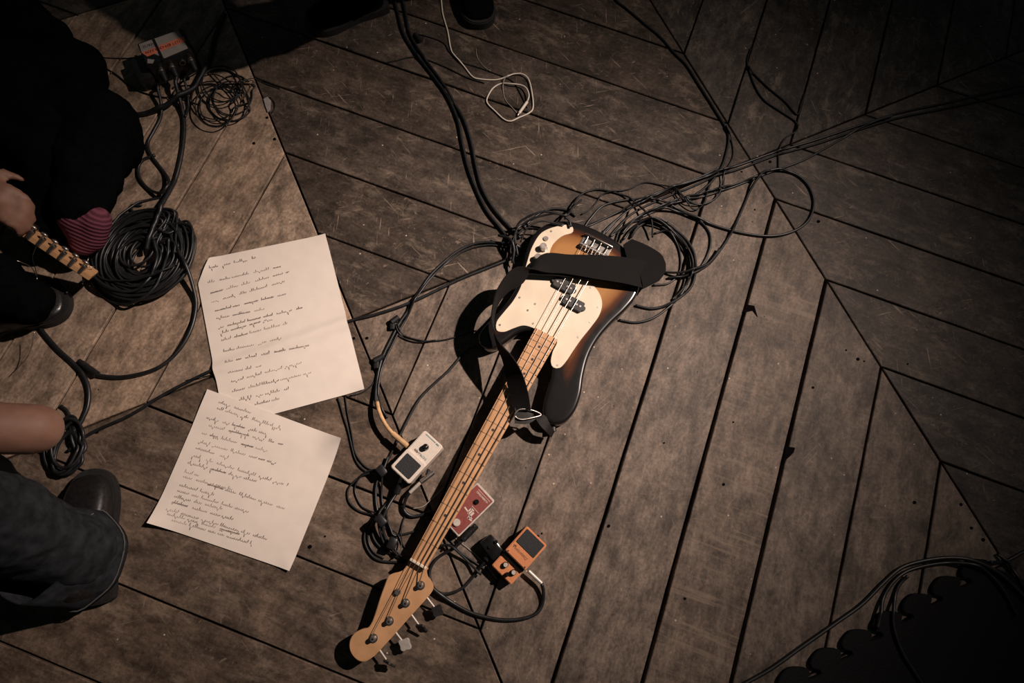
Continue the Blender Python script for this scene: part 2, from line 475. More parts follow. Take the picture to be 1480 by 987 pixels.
# ------------------------------------------------------------------ bass guitar
NUT = at(604.8, 814.5, 0.055)
BA = math.radians(60.55)
bass = empty('bass_guitar', 'sunburst electric bass guitar with cream pickguard lying face up on the planks', 'bass guitar',
             (NUT.x, NUT.y, 0), BA)
def bl(x, y, z=0.0):        # bass-local millimetres to world
    c, s = math.cos(BA), math.sin(BA)
    x, y = x / 1000, y / 1000
    return Vector((NUT.x + c * x - s * y, NUT.y + s * x + c * y, z))
def spl(pts, step=6.0, closed=True): return [tuple(p) for p in catmull(pts, step, closed)]
BODY = [(929, 0), (926, -40), (915, -80), (893, -118), (858, -143), (812, -152), (764, -144), (712, -128), (660, -118), (610, -118),
        (560, -129), (515, -144), (472, -149), (436, -140), (418, -116), (422, -92), (446, -76), (486, -66), (524, -57), (552, -42),
        (560, -31), (605, -30), (605, 30), (600, 38), (590, 52), (574, 66), (550, 76), (524, 88), (505, 108), (506, 132), (526, 146),
        (560, 143), (600, 133), (645, 126), (690, 126), (735, 137), (780, 150), (828, 157), (868, 147), (900, 120), (919, 82), (927, 42)]
out = spl(BODY, 7.0)
def offset_in(poly, d):
    n = len(poly); A = np.array(poly)
    sgn = 1 if sum(A[i - 1][0] * A[i][1] - A[i][0] * A[i - 1][1] for i in range(n)) > 0 else -1
    res = []
    for i in range(n):
        t = A[(i + 1) % n] - A[i - 1]; t = t / (np.linalg.norm(t) + 1e-9)
        res.append(A[i] + sgn * d * np.array([-t[1], t[0]]))
    return res
def rim_dist(p, poly):
    A = np.array(poly); B = np.roll(A, -1, 0); d = B - A
    t = np.clip(((p - A) * d).sum(1) / ((d * d).sum(1) + 1e-9), 0, 1)
    return np.sqrt((((A + d * t[:, None]) - p) ** 2).sum(1)).min()
def make_body():
    verts, faces, rim = [], [], []
    n = len(out); rings = []
    prof = [(8, 0.0), (2.2, 2.2), (0, 8), (0, 36), (0.9, 40), (3.2, 43.4), (6.2, 44.7), (10, 45)]
    for ins, z in prof:
        ring = []
        for p in offset_in(out, ins):
            ring.append(len(verts)); verts.append((p[0] / 1000, p[1] / 1000, z / 1000)); rim.append(ins)
        rings.append(ring)
    for a, b in zip(rings[:-1], rings[1:]):
        for i in range(n): faces.append((a[i], a[(i + 1) % n], b[(i + 1) % n], b[i]))
    inner = [np.array(p) for p in offset_in(out, 10)]
    grid = []
    for gx in range(400, 960, 11):
        for gy in range(-170, 175, 11):
            p = np.array([gx, gy], float)
            A = np.array(inner); B = np.roll(A, -1, 0)
            c = ((A[:, 1] > p[1]) != (B[:, 1] > p[1])) & (p[0] < (B[:, 0] - A[:, 0]) * (p[1] - A[:, 1]) / (B[:, 1] - A[:, 1] + 1e-12) + A[:, 0])
            if c.sum() % 2 and rim_dist(p, inner) > 5: grid.append(p)
    co = [Vector((p[0], p[1])) for p in inner] + [Vector((p[0], p[1])) for p in grid]
    edges = [(i, (i + 1) % n) for i in range(n)]
    v2, e2, f2, ov, oe, of = delaunay_2d_cdt(co, edges, [list(range(n))], 1, 1e-4)
    m = {}
    for i, v in enumerate(v2):
        if ov[i] and ov[i][0] < n: m[i] = rings[-1][ov[i][0]]
        else:
            m[i] = len(verts); verts.append((v.x / 1000, v.y / 1000, 0.045)); rim.append(10 + rim_dist(np.array([v.x, v.y]), inner))
    for f in f2: faces.append(tuple(m[i] for i in f))
    faces.append(tuple(rings[0][::-1]))
    o = mobj('body', verts, faces, M['burst'], bass)
    at_ = o.data.attributes.new('rim', 'FLOAT', 'POINT')
    for i, r in enumerate(rim): at_.data[i].value = min(1.0, r / 95.0) * max(0.25, min(1.0, (verts[i][0] * 1000 - 440) / 150))
    bm = bmesh.new(); bm.from_mesh(o.data); bmesh.ops.recalc_face_normals(bm, faces=bm.faces[:]); bm.to_mesh(o.data); bm.free()
    smooth_by_angle(o, 40)
    return o
make_body()
def scale_pts(pts): return [(p[0] / 1000, p[1] / 1000) for p in pts]
GUARD = [(541, -54), (548, -68), (570, -74), (604, -77), (640, -81), (680, -88), (718, -92), (750, -84), (773, -62), (783, -34), (778, -6), (768, 24), (770, 58), (788, 86), (825, 99), (862, 90),
         (884, 72), (896, 72), (903, 82), (898, 96), (884, 112), (864, 130), (838, 142), (795, 142), (756, 134), (728, 127), (690, 116),
         (645, 114), (605, 120), (575, 123), (556, 112), (562, 94), (582, 78), (600, 60), (606, 34), (606, 0), (606, -30), (575, -34), (550, -42)]
guard = prism('pickguard', M['guard'], bass, scale_pts(spl(GUARD, 6)), 0.0452, 0.0475, 0.0006, 1)
for x, y in ((551, -60), (640, -72), (735, -80), (773, -40), (766, 40), (893, 84), (862, 120), (750, 122), (660, 104), (572, 112), (616, 42), (690, -80), (664, 62), (640, 70)):
    o = cyl('screw', M['nickel'], guard, (x / 1000, y / 1000, 0.047), (x / 1000, y / 1000, 0.0484), 0.0028, seg=10)
# split pickup
for cx, cy in ((742, 21), (711, -21)):
    pk = prism('pickup', M['pickup'], bass, scale_pts(rrect(28, 54, 4, 4, cx, cy)), 0.0475, 0.0565, 0.0012)
    for s in (-1, 1):
        o = prism('mounting_ear', M['pickup'], pk, scale_pts([(cx + 6 * math.cos(a), cy + s * 28 + 6 * math.sin(a)) for a in np.linspace(0, 2 * PI, 14)[:-1]]), 0.0475, 0.054)
    for y in (-19, -9.5, 9.5, 19):
        cyl('pole_piece', M['nickel'], pk, (cx / 1000, (cy + y) / 1000, 0.056), (cx / 1000, (cy + y) / 1000, 0.0578), 0.0028, seg=10)
# neck with headstock
def make_neck():
    verts, faces = [], []
    xs = list(np.linspace(0, 606, 40))
    for x in xs:
        w = (20 + (31 - 20) * x / 606) / 1000
        ring = [(-1, 58), (-0.98, 59.0), (-0.5, 60.0), (0, 60.3), (0.5, 60.0), (0.98, 59.0), (1, 58), (1, 51), (0.8, 43), (0.45, 38.5), (0, 37), (-0.45, 38.5), (-0.8, 43), (-1, 51)]
        if x > 560: ring = [(a, max(b, 44)) for a, b in ring]
        for a, b in ring: verts.append((x / 1000, a * w, (b - 2) / 1000))
    k = 14
    for i in range(len(xs) - 1):
        for q in range(k):
            faces.append((i * k + q, i * k + (q + 1) % k, (i + 1) * k + (q + 1) % k, (i + 1) * k + q))
    faces.append(tuple(range(k))[::-1]); faces.append(tuple(range((len(xs) - 1) * k, len(xs) * k)))
    o = mobj('neck', verts, faces, M['maple'], bass)
    smooth_by_angle(o, 40)
make_neck()
HEAD = [(2, -21), (-5, -22.5), (-14, -30), (-18, -40), (-25, -51), (-35, -55), (-57, -51), (-102, -39.5), (-147, -28.5), (-194, -16), (-207, -11), (-220, -3), (-226, 8), (-226, 22),
        (-220, 36), (-210, 45), (-197, 49), (-183, 46), (-171, 37), (-163, 28), (-150, 26.5), (-130, 30), (-105, 36), (-76, 41.5), (-55, 44.5), (-44, 38), (-34, 27), (-22, 21.5), (2, 20.5)]
prism('headstock', M['maple'], bass, scale_pts(spl(HEAD, 4)), 0.031, 0.0455, 0.0012)
o = box('nut', M['guard'], bass, (0.0, 0, 0.0590), (0.006, 0.041, 0.007), 0.001)
fr = lambda n: 864 * (1 - 2 ** (-n / 12))
for q in range(1, 21):
    x = fr(q) / 1000; w = 0.020 + 0.011 * fr(q) / 606 - 0.0008
    bm = bmesh.new()
    box_bm(bm, x, 0, 0.0580, 0.0013, 2 * w, 0.0016)
    bobj('fret', bm, M['fret'], bass)
for q in (3, 5, 7, 9, 15, 17, 19):
    x = (fr(q) + fr(q - 1)) / 2000
    cyl('position_dot', M['ink_k'], bass, (x, 0, 0.0575), (x, 0, 0.0586), 0.0034, seg=12)
for s in (-1, 1):
    x = (fr(12) + fr(11)) / 2000
    cyl('position_dot', M['ink_k'], bass, (x, s * 0.012, 0.0565), (x, s * 0.012, 0.0582), 0.0034, seg=12)
# tuning machines
POSTS = [(-37, -27), (-83, -17), (-130, -5), (-175, 7)]
KEYS = [(-67, -85), (-114, -73), (-158, -58), (-206, -48)]
KROT = (0.15, 0.9, 0.2, 1.3)
for q, (x, y) in enumerate(POSTS):
    t = cyl('tuner', M['chrome'], bass, (x / 1000, y / 1000, 0.0455), (x / 1000, y / 1000, 0.0475), 0.0095, seg=20, bev=0.0006)
    cyl('post', M['nickel'], t, (x / 1000, y / 1000, 0.0475), (x / 1000, y / 1000, 0.0600), 0.0062, 0.0050, seg=16, bev=0.0006)
    cyl('post_slot', M['blackg'], t, (x / 1000, y / 1000, 0.0596), (x / 1000, y / 1000, 0.0603), 0.0022, seg=10)
    # gear plate behind the headstock and shaft to the key
    kx, ky = KEYS[q]
    c1 = Vector((kx / 1000, ky / 1000, 0.024))
    c0 = Vector(((x - 9) / 1000, (y - 3) / 1000, 0.026)); c1 = c1 + (c0 - c1).normalized() * 0.011
    box('gear_plate', M['nickel'], t, ((x - 4) / 1000, (y - 3) / 1000, 0.029), (0.026, 0.034, 0.004), 0.001)
    cyl('shaft', M['satin'], t, c0, c1, 0.0021, seg=10)
    pts = []
    for a in np.linspace(0, 2 * PI, 28)[:-1]:
        rr = 0.0135 * (1 + 0.16 * math.cos(4 * a)) * (0.9 if q != 2 else 0.95)
        pts.append((rr * math.cos(a) * 1.05, rr * math.sin(a)))
    key = prism('key', M['satin'] if q == 2 else M['pickup'], t, pts, -0.0022, 0.0022, 0.001)  # third key's lit look put into its colour: paler material than the dark others
    key.location = c1 + (c1 - c0).normalized() * 0.011
    key.rotation_euler = Euler((KROT[q], 0, math.radians(-88)))
cyl('string_tree', M['nickel'], bass, (-0.072, 0.010, 0.0455), (-0.072, 0.010, 0.054), 0.0075, 0.0062, seg=16, bev=0.001)
# bridge
br = prism('bridge', M['chrome'], bass, scale_pts(rrect(44, 80, 3, 3, 876, 0)), 0.045, 0.0475, 0.0006)
box('bridge_wall', M['chrome'], br, (0.897, 0, 0.052), (0.003, 0.080, 0.014), 0.0008)
STR_Y = (-28.5, -9.5, 9.5, 28.5)
for y in STR_Y:
    sd = cyl('saddle', M['nickel'], br, (0.865, (y - 8) / 1000, 0.0545), (0.865, (y + 8) / 1000, 0.0545), 0.0062, seg=14)
    cyl('saddle_screw', M['chrome'], sd, (0.870, y / 1000, 0.0535), (0.896, y / 1000, 0.0535), 0.0016, seg=8)
for q, y in enumerate(STR_Y):
    yn = (-14.5, -4.8, 4.8, 14.5)[q]
    px_, py_ = POSTS[q]
    # the string on the tuner side nearest the nut ends on the nearest post
    r = (0.00125, 0.00105, 0.00085, 0.00065)[q]
    path = [(0.897, y / 1000, 0.052), (0.866, y / 1000, 0.0614), (0.6, (y + (yn - y) * 264 / 864) / 1000, 0.0622), (0.0, yn / 1000, 0.0625)]
    if q >= 2: path += [(-0.072, 0.006 if q == 2 else 0.015, 0.0535)]
    path += [(px_ / 1000 + 0.004, py_ / 1000 + 0.0055, 0.053), (px_ / 1000 - 0.004, py_ / 1000 + 0.004, 0.0525)]
    tube('string', M['amberstr'], bass, path, r, 6)
for x, y in ((775, 114), (808, 116)):
    kn = cyl('knob', M['nickel'], bass, (x / 1000, y / 1000, 0.0475), (x / 1000, y / 1000, 0.0635), 0.0095, 0.009, seg=24, bev=0.0008)
    cyl('knob_skirt', M['chrome'], kn, (x / 1000, y / 1000, 0.0475), (x / 1000, y / 1000, 0.049), 0.0115, seg=24)
jk = cyl('jack_socket', M['nickel'], bass, (0.836, 0.122, 0.0475), (0.836, 0.122, 0.0505), 0.0068, seg=16)
for p0, p1 in (((0.929, 0, 0.022), (0.943, 0, 0.022)), ((0.422, -0.118, 0.022), (0.408, -0.127, 0.022))):
    cyl('strap_button', M['pickup'], bass, p0, p1, 0.0055, 0.0075, seg=14)

# ------------------------------------------------------------------ strap
def ribbon(name, mat, parent, path, thick=0.003, step=0.012):
    """path: list of (centre xyz, unit-ish width vector, half width)"""
    A = [list(Vector(c)) + list(Vector(w).normalized() * h) for c, w, h in path]
    S = catmull(A, step)
    V, F = [], []
    n = len(S)
    for i, s in enumerate(S):
        c = Vector(s[:3]); w = Vector(s[3:6])
        t = Vector(S[min(i + 1, n - 1)][:3]) - Vector(S[max(i - 1, 0)][:3])
        nn = t.cross(w); nn = nn.normalized() if nn.length > 1e-9 else Vector((0, 0, 1))
        for q in (-1, -0.5, 0, 0.5, 1):
            V.append(c + w * q + nn * (thick / 2))
        for q in (1, 0.5, 0, -0.5, -1):
            V.append(c + w * q - nn * (thick / 2))
        if i:
            a = (i - 1) * 10
            for k in range(10): F.append((a + k, a + (k + 1) % 10, a + 10 + (k + 1) % 10, a + 10 + k))
    F.append(tuple(range(10))[::-1]); F.append(tuple(range((n - 1) * 10, n * 10)))
    o = mobj(name, V, F, mat, parent)
    bm = bmesh.new(); bm.from_mesh(o.data); bmesh.ops.recalc_face_normals(bm, faces=bm.faces[:]); bm.to_mesh(o.data); bm.free()
    return smooth_by_angle(o, 60)
strap = empty('guitar_strap', 'wide black guitar strap twisted across the bass body', 'strap', tuple(at(760, 590, 0.0)))
strap_inv = Matrix.Translation(-Vector(strap.location))
def SP(px, py, z): return at(px, py, z) - Vector(strap.location)
vx = lambda a, b: (at(*b, 0.07) - at(*a, 0.07))
path = [(SP(937, 398, 0.062), vx((950, 372), (930, 420)), 0.038),
        (SP(905, 391, 0.070), vx((908, 370), (900, 418)), 0.036),
        (SP(865, 386, 0.074), vx((868, 366), (862, 412)), 0.033),
        (SP(822, 382, 0.075), vx((826, 367), (818, 405)), 0.027),
        (SP(785, 381, 0.078), vx((780, 372), (786, 396)), 0.024),
        (SP(752, 397, 0.084), Vector((-0.35, 0.55, 0.75)), 0.024),
        (SP(729, 416, 0.090), Vector((-0.42, 0.05, 0.9)), 0.025),
        (SP(716, 440, 0.090), Vector((-0.22, -0.25, 0.95)), 0.026),
        (SP(712, 468, 0.086), Vector((-0.10, -0.30, 1.0)), 0.026),
        (SP(720, 496, 0.083), Vector((0.12, -0.22, 0.97)), 0.026),
        (SP(734, 519, 0.090), Vector((0.42, -0.05, 0.90)), 0.025),
        (SP(743, 543, 0.088), Vector((0.72, 0.05, 0.72)), 0.025),
        (SP(750, 570, 0.083), Vector((0.85, 0.1, 0.55)), 0.024),
        (SP(755, 594, 0.074), Vector((0.95, 0.1, 0.25)), 0.020)]
ribbon('webbing', M['strap'], strap, path)
fold = [(SP(742, 402, 0.070), Vector((0.4, 0.9, 0.0)), 0.012), (SP(775, 390, 0.069), vx((775, 382), (778, 400)), 0.013),
        (SP(830, 394, 0.066), vx((832, 384), (828, 404)), 0.014), (SP(885, 401, 0.064), vx((887, 391), (883, 411)), 0.014),
        (SP(930, 409, 0.060), vx((932, 401), (926, 417)), 0.012)]
ribbon('lower_fold', M['strap'], strap, fold)
pad = [(SP(907, 350, 0.052), vx((914, 344), (898, 354)), 0.014), (SP(922, 366, 0.058), vx((938, 345), (898, 372)), 0.034),
       (SP(940, 382, 0.063), vx((962, 366), (912, 398)), 0.040), (SP(945, 400, 0.065), vx((968, 388), (922, 412)), 0.036), (SP(940, 412, 0.060), vx((955, 405), (925, 420)), 0.024)]
ribbon('end_pad', M['strap'], strap, pad, 0.006)
S0 = Vector(strap.location)
ribbon('leather_tab', M['leather'], strap, [(SP(744, 600, 0.071), vx((744, 590), (744, 610)), 0.019), (SP(764, 601, 0.066), vx((764, 591), (764, 611)), 0.018), (bl(412, -88, .056) - S0, bl(450, -88) - bl(412, -92), 0.013),
                                         (bl(403, -112, .048) - S0, bl(440, -108) - bl(403, -112), 0.010), (bl(399, -128, .030) - S0, bl(430, -128) - bl(400, -128), 0.008)], 0.0035, 0.008)
ring_pts = catmull([SP(744, 600, 0.077), SP(750, 592, 0.078), SP(766, 592, 0.075), SP(782, 599, 0.066), SP(768, 604, 0.072), SP(752, 606, 0.076)], 0.004, True)
tube('slide_buckle', M['nickel'], strap, ring_pts + [ring_pts[0]], 0.0018, 8)

# ------------------------------------------------------------------ sheets of paper
def sheet(name, label, corners, lines, curls, bumps=(), z0=0.001, sag=None, nx=44, ny=52, cut=None, unit=1.0, seed=1):
    rg = random.Random(seed)
    C = [at(*c) for c in corners]
    base = (C[0] + C[1] + C[2] + C[3]) / 4
    o = empty(name, label, 'paper', (base.x, base.y, 0))
    def zf(p):
        z = z0 + 0.0006 * noise.noise(Vector((p.x * 9, p.y * 9, seed)))
        for (c, rad, hgt) in curls:
            d = (p - c).xy.length
            if d < rad: z += hgt * (1 - d / rad) ** 2
        for (a, b, wd, hg) in bumps:
            ab = b - a; t = max(0, min(1, (p - a).dot(ab) / ab.length_squared))
            z += hg * math.exp(-(((p - a - ab * t).xy.length) / wd) ** 2)
        if sag: z += sag(p)
        return z
    V, F = [], []
    for i in range(ny + 1):
        for j in range(nx + 1):
            u, v = j / nx, i / ny
            if cut and u + v * cut[1] / cut[0] < cut[0] * 0 + cut[0]:   # corner folded away: slide the edge in
                s = (cut[0] - (u + v * cut[1] / cut[0]))
                u2 = u + s * 0.5; v2 = v + s * 0.5 * cut[0] / cut[1]
            else: u2, v2 = u, v
            p = (C[0] * (1 - u2) + C[1] * u2) * (1 - v2) + (C[3] * (1 - u2) + C[2] * u2) * v2
            V.append(Vector((p.x - base.x, p.y - base.y, zf(p))))
    w = nx + 1
    for i in range(ny):
        for j in range(nx): F.append((i * w + j, i * w + j + 1, (i + 1) * w + j + 1, (i + 1) * w + j))
    n = len(V)
    V2 = [v - Vector((0, 0, 0.0005)) for v in V]
    F2 = [tuple(k + n for k in f[::-1]) for f in F]
    rimv = [j for j in range(w)] + [i * w + nx for i in range(1, ny + 1)] + [ny * w + j for j in range(nx - 1, -1, -1)] + [i * w for i in range(ny - 1, 0, -1)]
    S = [(rimv[k], rimv[(k + 1) % len(rimv)], rimv[(k + 1) % len(rimv)] + n, rimv[k] + n) for k in range(len(rimv))]
    sh = mobj('page', V + V2, F + F2 + S, M['paper'], o)
    bm = bmesh.new(); bm.from_mesh(sh.data); bmesh.ops.recalc_face_normals(bm, faces=bm.faces[:]); bm.to_mesh(sh.data); bm.free()
    smooth_by_angle(sh, 60)
    # handwriting strokes
    HV, HF = [], []
    def stroke(pts, wd):
        prev = None
        for k, p in enumerate(pts):
            q = pts[min(k + 1, len(pts) - 1)] - pts[max(k - 1, 0)]
            q.z = 0
            nrm = Vector((-q.y, q.x, 0)).normalized() * wd if q.length > 1e-9 else Vector((wd, 0, 0))
            z = zf(p) + 0.0005
            a = len(HV)
            HV.append(Vector((p.x + nrm.x - base.x, p.y + nrm.y - base.y, z))); HV.append(Vector((p.x - nrm.x - base.x, p.y - nrm.y - base.y, z)))
            if prev is not None: HF.append((prev, a, a + 1, prev + 1))
            prev = a
    for (a, b, dens) in lines:
        A, B = at(*a), at(*b); L = (B - A).length; d = (B - A) / L; up = Vector((-d.y, d.x, 0))
        x = 0.0
        while x < L - 0.004:
            wl = min(L - x, rg.uniform(0.010, 0.040) * unit)
            pts = []; k = 0; xx = x; y = 0
            while xx < x + wl:
                amp = rg.choice((0.0022, 0.0028, 0.0030, 0.0036, 0.0065)) * unit
                if rg.random() < 0.10: amp *= -1.0
                pts += [A + d * xx + up * (rg.uniform(-.0004, .0004)), A + d * (xx + 0.0007 * unit) + up * amp * 0.8, A + d * (xx + 0.0016 * unit) + up * amp, A + d * (xx + 0.0013 * unit) + up * amp * 0.3]
                xx += rg.uniform(0.0026, 0.0044) * unit
            if len(pts) > 3: stroke(pts, rg.uniform(0.00028, 0.0005))
            if rg.random() < dens * 0.6:      # struck through
                stroke([A + d * (x - 0.001) + up * 0.001, A + d * (x + wl * 0.5) + up * 0.0028, A + d * (x + wl) + up * 0.0016], 0.0004)
                stroke([A + d * (x) + up * 0.003, A + d * (x + wl * 0.5) + up * 0.0012, A + d * (x + wl) + up * 0.0034], 0.00035)
            x += wl + rg.uniform(0.003, 0.010) * unit
    mobj('handwriting', HV, HF, M['ink'], o, False)
    return o
ca = lambda u, v: (270 + u * 0.2836, 320 + v * 0.2836)
cb = lambda u, v: (200 + u * 0.2938, 550 + v * 0.2938)
LA = [((120, 245), (355, 190), .1), ((110, 318), (485, 235), .2), ((125, 372), (525, 262), .7), ((130, 417), (505, 310), .4), ((148, 462), (505, 376), .8),
      ((155, 500), (400, 452), .8), ((165, 548), (590, 446), .6), ((175, 575), (440, 500), .7), ((180, 612), (515, 525), .2), ((190, 668), (490, 602), .2),
      ((205, 728), (635, 636), .6), ((215, 776), (380, 742), .0), ((230, 822), (605, 720), .1), ((235, 872), (632, 776), .0), ((270, 915), (520, 858), .1), ((350, 938), (490, 905), .0)]
LB = [((400, 112), (560, 165), .0), ((392, 142), (705, 240), .2), ((340, 188), (650, 272), .3), ((350, 226), (715, 320), .1), ((315, 262), (640, 352), .5), ((300, 305), (680, 412), .1),
      ((285, 335), (440, 384), .0), ((268, 372), (740, 522), .1), ((245, 408), (600, 504), .4), ((230, 452), (300, 472), .0), ((222, 476), (460, 540), .2), ((345, 514), (720, 634), .1),
      ((205, 518), (372, 566), .2), ((195, 545), (550, 652), .6), ((180, 574), (430, 640), .4), ((170, 602), (480, 690), .3), ((142, 636), (640, 786), .2), ((150, 660), (500, 760), .1), ((170, 690), (560, 806), .1)]
TLa, TRa, BRa, BLa = (281, 378.5), (470.8, 339.3), (527.5, 563.3), (326, 617.5)
sheet('lyric_sheet', 'large handwritten lyric sheet with a bent corner and a crease across it', (TLa, TRa, BRa, BLa),
      [(ca(*a), ca(*b), d) for a, b, d in LA],
      [(at(*TLa), 0.075, 0.022), (at(*TRa), 0.05, 0.004), (at(*BRa), 0.06, 0.006)],
      bumps=[(at(309, 536), at(506, 465), 0.016, 0.0105)], z0=0.0035, cut=(0.12, 0.10), seed=3, unit=1.25)
sheet('lyric_sheet', 'handwritten lyric sheet with two curled corners overlapping another sheet', ((301.4, 563.2), (496, 635), (419.8, 824.7), (218.2, 755.7)),
      [(cb(*a), cb(*b), d) for a, b, d in LB],
      [(at(496, 635), 0.075, 0.018), (at(218.2, 755.7), 0.085, 0.016), (at(419.8, 824.7), 0.05, 0.006)],
      z0=0.0035, sag=lambda p: 0.0035 * max(0, min(1, ((p - at(360, 640)).dot(E2) + 0.02) / 0.06)), seed=9, unit=1.25)

# ------------------------------------------------------------------ effect pedals
def frame_from(quad, z):
    """quad: pixel corners TL,TR,BR,BL of the top face seen with the knob end up"""
    C = [at(*q, z) for q in quad]
    c = sum(C, Vector()) / 4
    up = ((C[0] + C[1]) - (C[2] + C[3])).normalized()
    w = ((C[1] - C[0]).length + (C[2] - C[3]).length) / 2
    h = ((C[0] - C[3]).length + (C[1] - C[2]).length) / 2
    return c, math.atan2(up.y, up.x) - PI / 2, w, h
def glyphs(name, mat, parent, x0, x1, y, h, z, n, seed, wd=0.0005):
    rg = random.Random(seed); V, F = [], []
    def q(a, b):
        d = Vector((b[0] - a[0], b[1] - a[1])); 
        if d.length < 1e-7: return
        nn = Vector((-d.y, d.x)).normalized() * wd
        k = len(V)
        V.extend([(a[0] + nn.x, a[1] + nn.y, z), (a[0] - nn.x, a[1] - nn.y, z), (b[0] - nn.x, b[1] - nn.y, z), (b[0] + nn.x, b[1] + nn.y, z)]); F.append((k, k + 1, k + 2, k + 3))
    cw = (x1 - x0) / n
    for i in range(n):
        a = x0 + i * cw; b = a + cw * 0.7
        q((a, y), (a, y + h * rg.choice((1, 1, 1.4))))
        if rg.random() < 0.7: q((a, y + h), (b, y + h))
        if rg.random() < 0.6: q((a, y), (b, y))
        if rg.random() < 0.6: q((b, y), (b, y + h * rg.choice((0.6, 1))))
        if rg.random() < 0.3: q((a, y + h / 2), (b, y + h / 2))
    return mobj(name, V, F, mat, parent, False)

# cream pedal
c8 = lambda u, v: (550 + u / 8.227, 600 + v / 8.227)
c, rz, w, h = frame_from([c8(530, 172), c8(742, 370), c8(340, 822), c8(110, 610)], 0.050)
wp = empty('effects_pedal', 'cream effects pedal with one black knob and square black footpad', 'guitar pedal', (c.x, c.y, 0), rz)
prism('case', M['white_p'], wp, rrect(w, h, 0.006), 0.004, 0.044, 0.002)
prism('base_plate', M['blackg'], wp, rrect(w - 0.004, h - 0.004, 0.005), 0.0, 0.004)
tr = prism('treadle', M['white_p'], wp, rrect(w, h * 0.50, 0.006, cy=-h * 0.25), 0.044, 0.0485, 0.0015)
prism('rubber_pad', M['rubber'], tr, rrect(w * 0.76, h * 0.365, 0.003, cy=-h * 0.255), 0.0485, 0.050, 0.0006)
kb = cyl('knob', M['blackg'], wp, (0.0, h * 0.255, 0.044), (0.0, h * 0.255, 0.056), 0.0078, 0.0068, 20, 0.001)
box('knob_mark', M['white_p'], kb, (0.002, h * 0.255 + 0.003, 0.0562), (0.001, 0.006, 0.0006))
glyphs('lettering', M['ink_k'], wp, -w * 0.27, w * 0.03, h * 0.055, 0.0042, 0.0443, 6, 4)
glyphs('lettering', M['ink_t'], wp, w * 0.04, w * 0.36, h * 0.055, 0.0042, 0.0443, 6, 8)
box('panel_stripe', M['ink_t'], wp, (-w * 0.10, h * 0.45, 0.0442), (w * 0.52, 0.0022, 0.0004))
box('panel_stripe', M['ink_t'], wp, (w * 0.27, h * 0.445, 0.0442), (w * 0.14, 0.0034, 0.0004))

# red pedal, half under the neck
c6 = lambda u, v: (640 + u / 6.58, 650 + v / 6.58)
c, rz, w, h = frame_from([c6(330, 310), c6(498, 485), c6(150, 830), c6(-20, 650)], 0.030)
rp = empty('effects_pedal', 'maroon effects pedal with silver edges half hidden under the bass neck', 'guitar pedal', (c.x, c.y, 0), rz)
prism('case', M['satin'], rp, rrect(w, h, 0.004), 0.001, 0.0288, 0.0015)
prism('face_plate', M['red_p'], rp, rrect(w * 0.90, h * 0.92, 0.002), 0.0288, 0.0295)
kb = cyl('knob', M['blackg'], rp, (w * 0.02, h * 0.22, 0.0295), (w * 0.02, h * 0.22, 0.0345), 0.0062, 0.0056, 18, 0.001)
cyl('footswitch', M['satin'], rp, (w * 0.05, -h * 0.335, 0.0295), (w * 0.05, -h * 0.335, 0.0345), 0.0088, 0.0084, 20, 0.001)
for (x0, y0, x1, y1, wd) in ((0.05, 0.06, 0.05, -0.02, .0016), (0.05, 0.06, 0.16, 0.06, .0014), (0.12, 0.03, 0.12, -0.05, .0018), (0.20, 0.03, 0.20, -0.11, .0024), (0.20, -0.11, 0.33, -0.10, .0018),
                             (0.08, -0.05, 0.30, -0.07, .0012), (-0.12, -0.02, 0.04, -0.03, .0016)):
    a, b = Vector((x0 * w * 1.2, y0 * h, 0)), Vector((x1 * w * 1.2, y1 * h, 0)); m_ = (a + b) / 2; d = b - a
    box('logo_stroke', M['ink_w'], rp, (m_.x, m_.y, 0.0296), (d.length + wd, wd * 2, 0.0004), 0, Matrix.Rotation(math.atan2(d.y, d.x), 3, 'Z'))
glyphs('lettering', M['ink_w'], rp, -w * 0.25, w * 0.36, h * 0.35, 0.0032, 0.0298, 12, 3, .0004)
box('panel_line', M['ink_w'], rp, (w * 0.05, h * 0.415, 0.0296), (w * 0.66, 0.0010, 0.0004))
box('panel_line', M['ink_w'], rp, (w * 0.20, h * 0.10, 0.0296), (w * 0.40, 0.0010, 0.0004))

# orange pedal, knobs towards the headstock
co = lambda u, v: (690 + u / 8.225, 740 + v / 8.225)
c, rz, w, h = frame_from([co(410, 870), co(165, 640), co(585, 165), co(830, 395)], 0.045)
op = empty('effects_pedal', 'orange distortion pedal with three knobs and a dark rubber treadle', 'guitar pedal', (c.x, c.y, 0), rz)
prism('case', M['orange_p'], op, rrect(w * 0.97, h, 0.004), 0.003, 0.034, 0.0018)
prism('base_plate', M['rubber'], op, rrect(w, h, 0.004), 0.0, 0.003)
tr = prism('treadle', M['orange_p'], op, rrect(w, h * 0.62, 0.004, cy=-h * 0.19), 0.036, 0.050, 0.0018)
prism('hinge_gap', M['blackg'], op, rrect(w * 0.95, h * 0.10, 0.002, cy=h * 0.15), 0.034, 0.040)
prism('rubber_pad', M['rubber'], tr, rrect(w * 0.86, h * 0.32, 0.002, cy=-h * 0.305), 0.050, 0.0515, 0.0005)
for kx, ky, kr, mm in ((-w * 0.25, h * 0.30, 0.0068, 'satin'), (w * 0.14, h * 0.305, 0.0068, 'satin'), (-w * 0.13, h * 0.41, 0.0050, 'blackg')):
    kb = cyl('knob', M['blackg'], op, (kx, ky, 0.034), (kx, ky, 0.043), kr, kr * 0.9, 18, 0.0008)
    cyl('knob_cap', M[mm], kb, (kx, ky, 0.043), (kx, ky, 0.0445), kr * 0.72, seg=16)
